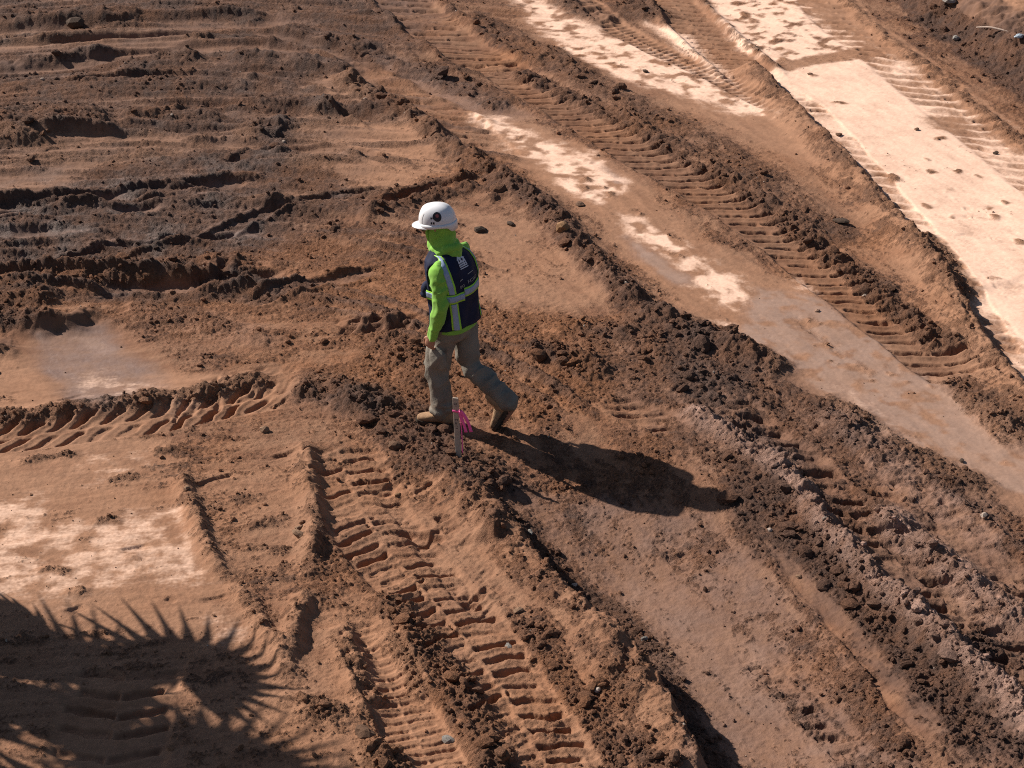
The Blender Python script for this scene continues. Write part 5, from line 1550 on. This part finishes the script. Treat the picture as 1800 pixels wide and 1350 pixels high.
# larger clods of the windrows, pieces of the ground
shapes = [clod_mesh('dirt_clod', 500 + k, 2, 0.8, 0.7) for k in range(7)]
cand_n = 9000
cy = 1 / (1 / 9.0 + RNG.random(cand_n) * (1 / 25.0 - 1 / 9.0)); cx = (RNG.random(cand_n) * 2 - 1) * (0.2 + 0.255 * cy)
cy = cy.astype(np.float32); cx = cx.astype(np.float32)
cw = sample(F['clod'], cx, cy) * (1 - np.clip(sample(F['flat'], cx, cy), 0, 1))
sel = np.where((cw > 0.5) & (RNG.random(cand_n) < 0.5))[0][:280]
cz, ccol, _, _ = detail(cx[sel], cy[sel])
def tinted_clod():
    m, nt, N, Lk, B = nodes_of('clod_soil')
    oi = N.new('ShaderNodeObjectInfo'); tc = N.new('ShaderNodeTexCoord')
    n = N.new('ShaderNodeTexNoise'); n.inputs['Scale'].default_value = 2.5; n.inputs['Detail'].default_value = 6; n.inputs['Roughness'].default_value = 0.7
    Lk.new(tc.outputs['Object'], n.inputs['Vector'])
    mr = N.new('ShaderNodeMapRange'); mr.inputs['From Min'].default_value = 0.3; mr.inputs['From Max'].default_value = 0.7; mr.inputs['To Min'].default_value = 0.7; mr.inputs['To Max'].default_value = 1.3
    Lk.new(n.outputs['Fac'], mr.inputs['Value'])
    mx = N.new('ShaderNodeMix'); mx.data_type = 'RGBA'; mx.blend_type = 'MULTIPLY'; mx.inputs['Factor'].default_value = 1.0
    Lk.new(oi.outputs['Color'], mx.inputs['A']); Lk.new(mr.outputs['Result'], mx.inputs['B']); Lk.new(mx.outputs['Result'], B.inputs['Base Color'])
    B.inputs['Roughness'].default_value = 0.95; B.inputs['Specular IOR Level'].default_value = 0.2
    bp = N.new('ShaderNodeBump'); bp.inputs['Distance'].default_value = 0.3; bp.inputs['Strength'].default_value = 0.6
    Lk.new(n.outputs['Fac'], bp.inputs['Height']); Lk.new(bp.outputs['Normal'], B.inputs['Normal'])
    return m
CM = [tinted_clod()]
for sh_ in shapes: sh_.materials.append(CM[0])
for n_, i in enumerate(sel):
    o = link('dirt_clod', shapes[n_ % 7], None, ground)
    o.color = (*[float(c) * 1.05 for c in ccol[n_]], 1.0)
    r0 = random.uniform(0.020, 0.040) * (1 + 0.02 * float(cy[i])) * random.choice((0.8, 1, 1, 1.25))
    o.location = (float(cx[i]), float(cy[i]), float(cz[n_]) + r0 * 0.12)
    o.scale = (r0, r0, r0 * random.uniform(0.6, 1.0)); o.rotation_euler = (random.uniform(-.3, .3), random.uniform(-.3, .3), random.uniform(0, 6.28))

# litter on the bank
g = G(1743, 78)
bm = bmesh.new()
limb(bm, [(-0.17, 0.10, 0.02), (-0.05, 0.03, 0.045), (0.06, -0.04, 0.04), (0.16, -0.11, 0.03)], [0.010, 0.013, 0.012, 0.008], 8)
m = bpy.data.meshes.new('stick'); bm.to_mesh(m); bm.free()
o = link('stick', m, plain('bleached_wood', (.55, .42, .34), 0.8, 0.2, noise=0.2))
o.location = (g[0], g[1], height(g[0], g[1]) + 0.05)
tag(o, 'thin bleached stick on the slope of the dark bank', 'stick')
g = G(1789, 84)
o = link('plastic_scrap', clod_mesh('plastic_scrap', 812, 2, 0.5, 0.5), plain('pale_blue_plastic', (.38, .43, .48), 0.35, 0.5, noise=0.2))
o.location = (g[0], g[1], height(g[0], g[1]) + 0.05); o.scale = (0.075, 0.06, 0.06); o.rotation_euler = (0.2, 0.1, 0.6)
tag(o, 'crumpled pale blue-grey scrap of plastic on the dark bank', 'litter')

# ------------------------------------------------------------------ fan palms that stand left of the view and shade its lower left corner
M_LEAF = plain('palm_leaf', (0.060, 0.105, 0.030), 0.55, 0.4, noise=0.35, nscale=6)
M_STALK = plain('palm_stalk', (0.11, 0.12, 0.04), 0.6, 0.3)
M_TRUNK = plain('palm_trunk', (0.16, 0.115, 0.08), 0.95, 0.1, noise=0.5, nscale=18, bump=0.02, bscale=12)
def leaf_mesh(seed, nfin=22, rad=0.92):
    r = random.Random(seed)
    V_, Fc = [], []
    for k in range(nfin):
        a = R(-128 + 256 * (k + 0.5) / nfin)
        ln = rad * (0.72 + 0.28 * math.cos(a * 0.62)) * r.uniform(0.93, 1.05)
        w = rad * 0.034
        d = Vector((math.cos(a), math.sin(a), 0)); s = Vector((-d.y, d.x, 0))
        base = len(V_)
        for t, ww, zz in ((0.03, 0.35, 0.0), (0.46, 1.75, 0.02), (0.66, 0.75, -0.03), (1.0, 0.04, -0.16 * r.uniform(0.6, 1.6))):
            c = d * (ln * t) + Vector((0, 0, zz * rad - 0.10 * rad * t * t * abs(math.sin(a)) ))
            V_ += [c - s * (w * ww) + Vector((0, 0, 0.25 * w * ww)), c, c + s * (w * ww) + Vector((0, 0, 0.25 * w * ww))]
        for i in range(3):
            o_ = base + i * 3
            Fc += [(o_, o_ + 1, o_ + 4, o_ + 3), (o_ + 1, o_ + 2, o_ + 5, o_ + 4)]
    return mesh_from('fan_leaf', V_, Fc)
LEAVES = [leaf_mesh(60 + k) for k in range(4)]
for lm in LEAVES: lm.materials.append(M_LEAF)
STALK = None
def palm(shadow_px, h, nleaf, label, seed, size=1.0, low=-35):
    g = G0(*shadow_px)
    off = h / math.tan(SUN_EL)
    base = np.array([g[0] + SUN_AZ[0] * off, g[1] + SUN_AZ[1] * off])
    t_ = empty('fan_palm', (base[0], base[1], 0.0))
    tag(t_, label, 'palm tree', 'fan palms left of the view')
    r = random.Random(seed)
    bm = bmesh.new()
    rings = []
    for i in range(30):
        z = -0.1 + (h + 0.1) * i / 29
        rr = (0.17 - 0.05 * i / 29) * (1.0 + (0.10 if i % 2 else -0.05)) + (0.08 * max(0, 1 - i / 3.0)) + (0.10 * max(0, (i - 22) / 7.0))
        rings.append((Vector((0.05 * math.sin(z), 0.04 * math.sin(z * 0.7), z)), X, Y, rr, rr, 2.0))
    tube_bm(bm, rings, 16)
    m = bpy.data.meshes.new('trunk'); bm.to_mesh(m); bm.free()
    link('trunk', m, M_TRUNK, t_)
    crown = link('crown', clod_mesh('crown_heart', seed, 2, 1.2), M_STALK, t_)
    crown.location = (0, 0, h); crown.scale = (0.16, 0.16, 0.2)
    for k in range(nleaf):
        q = (k + 0.5) / nleaf
        el = R(78 + (low - 78) * q ** 0.8); az = k * 2.39996 + r.uniform(-.2, .2)
        d = Vector((math.cos(az) * math.cos(el), math.sin(az) * math.cos(el), math.sin(el)))
        ln = size * r.uniform(0.65, 0.95)
        p0 = Vector((0, 0, h)); p1 = p0 + d * ln * 0.6 + Vector((0, 0, 0.05)); p2 = p0 + d * ln + Vector((0, 0, -0.04))
        bm = bmesh.new(); limb(bm, [p0, p1, p2], [0.018, 0.013, 0.010], 6)
        m = bpy.data.meshes.new('leaf_stalk'); bm.to_mesh(m); bm.free()
        st = link('leaf_stalk', m, M_STALK, crown)
        st.matrix_parent_inverse = (Matrix.Translation((0, 0, h)) @ Matrix.Diagonal((0.16, 0.16, 0.2, 1))).inverted()
        lf = link('fan_leaf', LEAVES[k % 4], None, crown)
        xd = (p2 - p1).normalized(); xd = (xd + Vector((0, 0, -0.25))).normalized()
        zd = (Vector((0, 0, 1)) - xd * xd.z)
        if zd.length < 0.1: zd = Vector((1, 0, 0))
        zd.normalize(); yd = zd.cross(xd)
        mt = Matrix((xd, yd, zd)).transposed().to_4x4()
        roll = Matrix.Rotation(r.uniform(-0.7, 0.7), 4, 'X')
        lf.matrix_parent_inverse = (Matrix.Translation((0, 0, h)) @ Matrix.Diagonal((0.16, 0.16, 0.2, 1))).inverted()
        lf.matrix_basis = Matrix.Translation(p2) @ mt @ roll @ Matrix.Scale(size, 4)
    return t_
palm((95, 1270), 1.9, 7, 'low fan palm standing left of the view, nearest the graded pad', 5, 0.85, -20)
palm((-130, 1260), 2.2, 7, 'fan palm standing farthest left of the view', 13, 0.95, -20)
palm((370, 1545), 4.2, 9, 'tall fan palm standing left of the view, nearest the camera', 9, 0.95, -20)
palm((60, 1450), 2.8, 8, 'bushy fan palm standing left of the view between the others', 21, 0.95, -25)
print('TRIS', sum(len(o.data.polygons) for o in bpy.data.objects if o.type == 'MESH'))
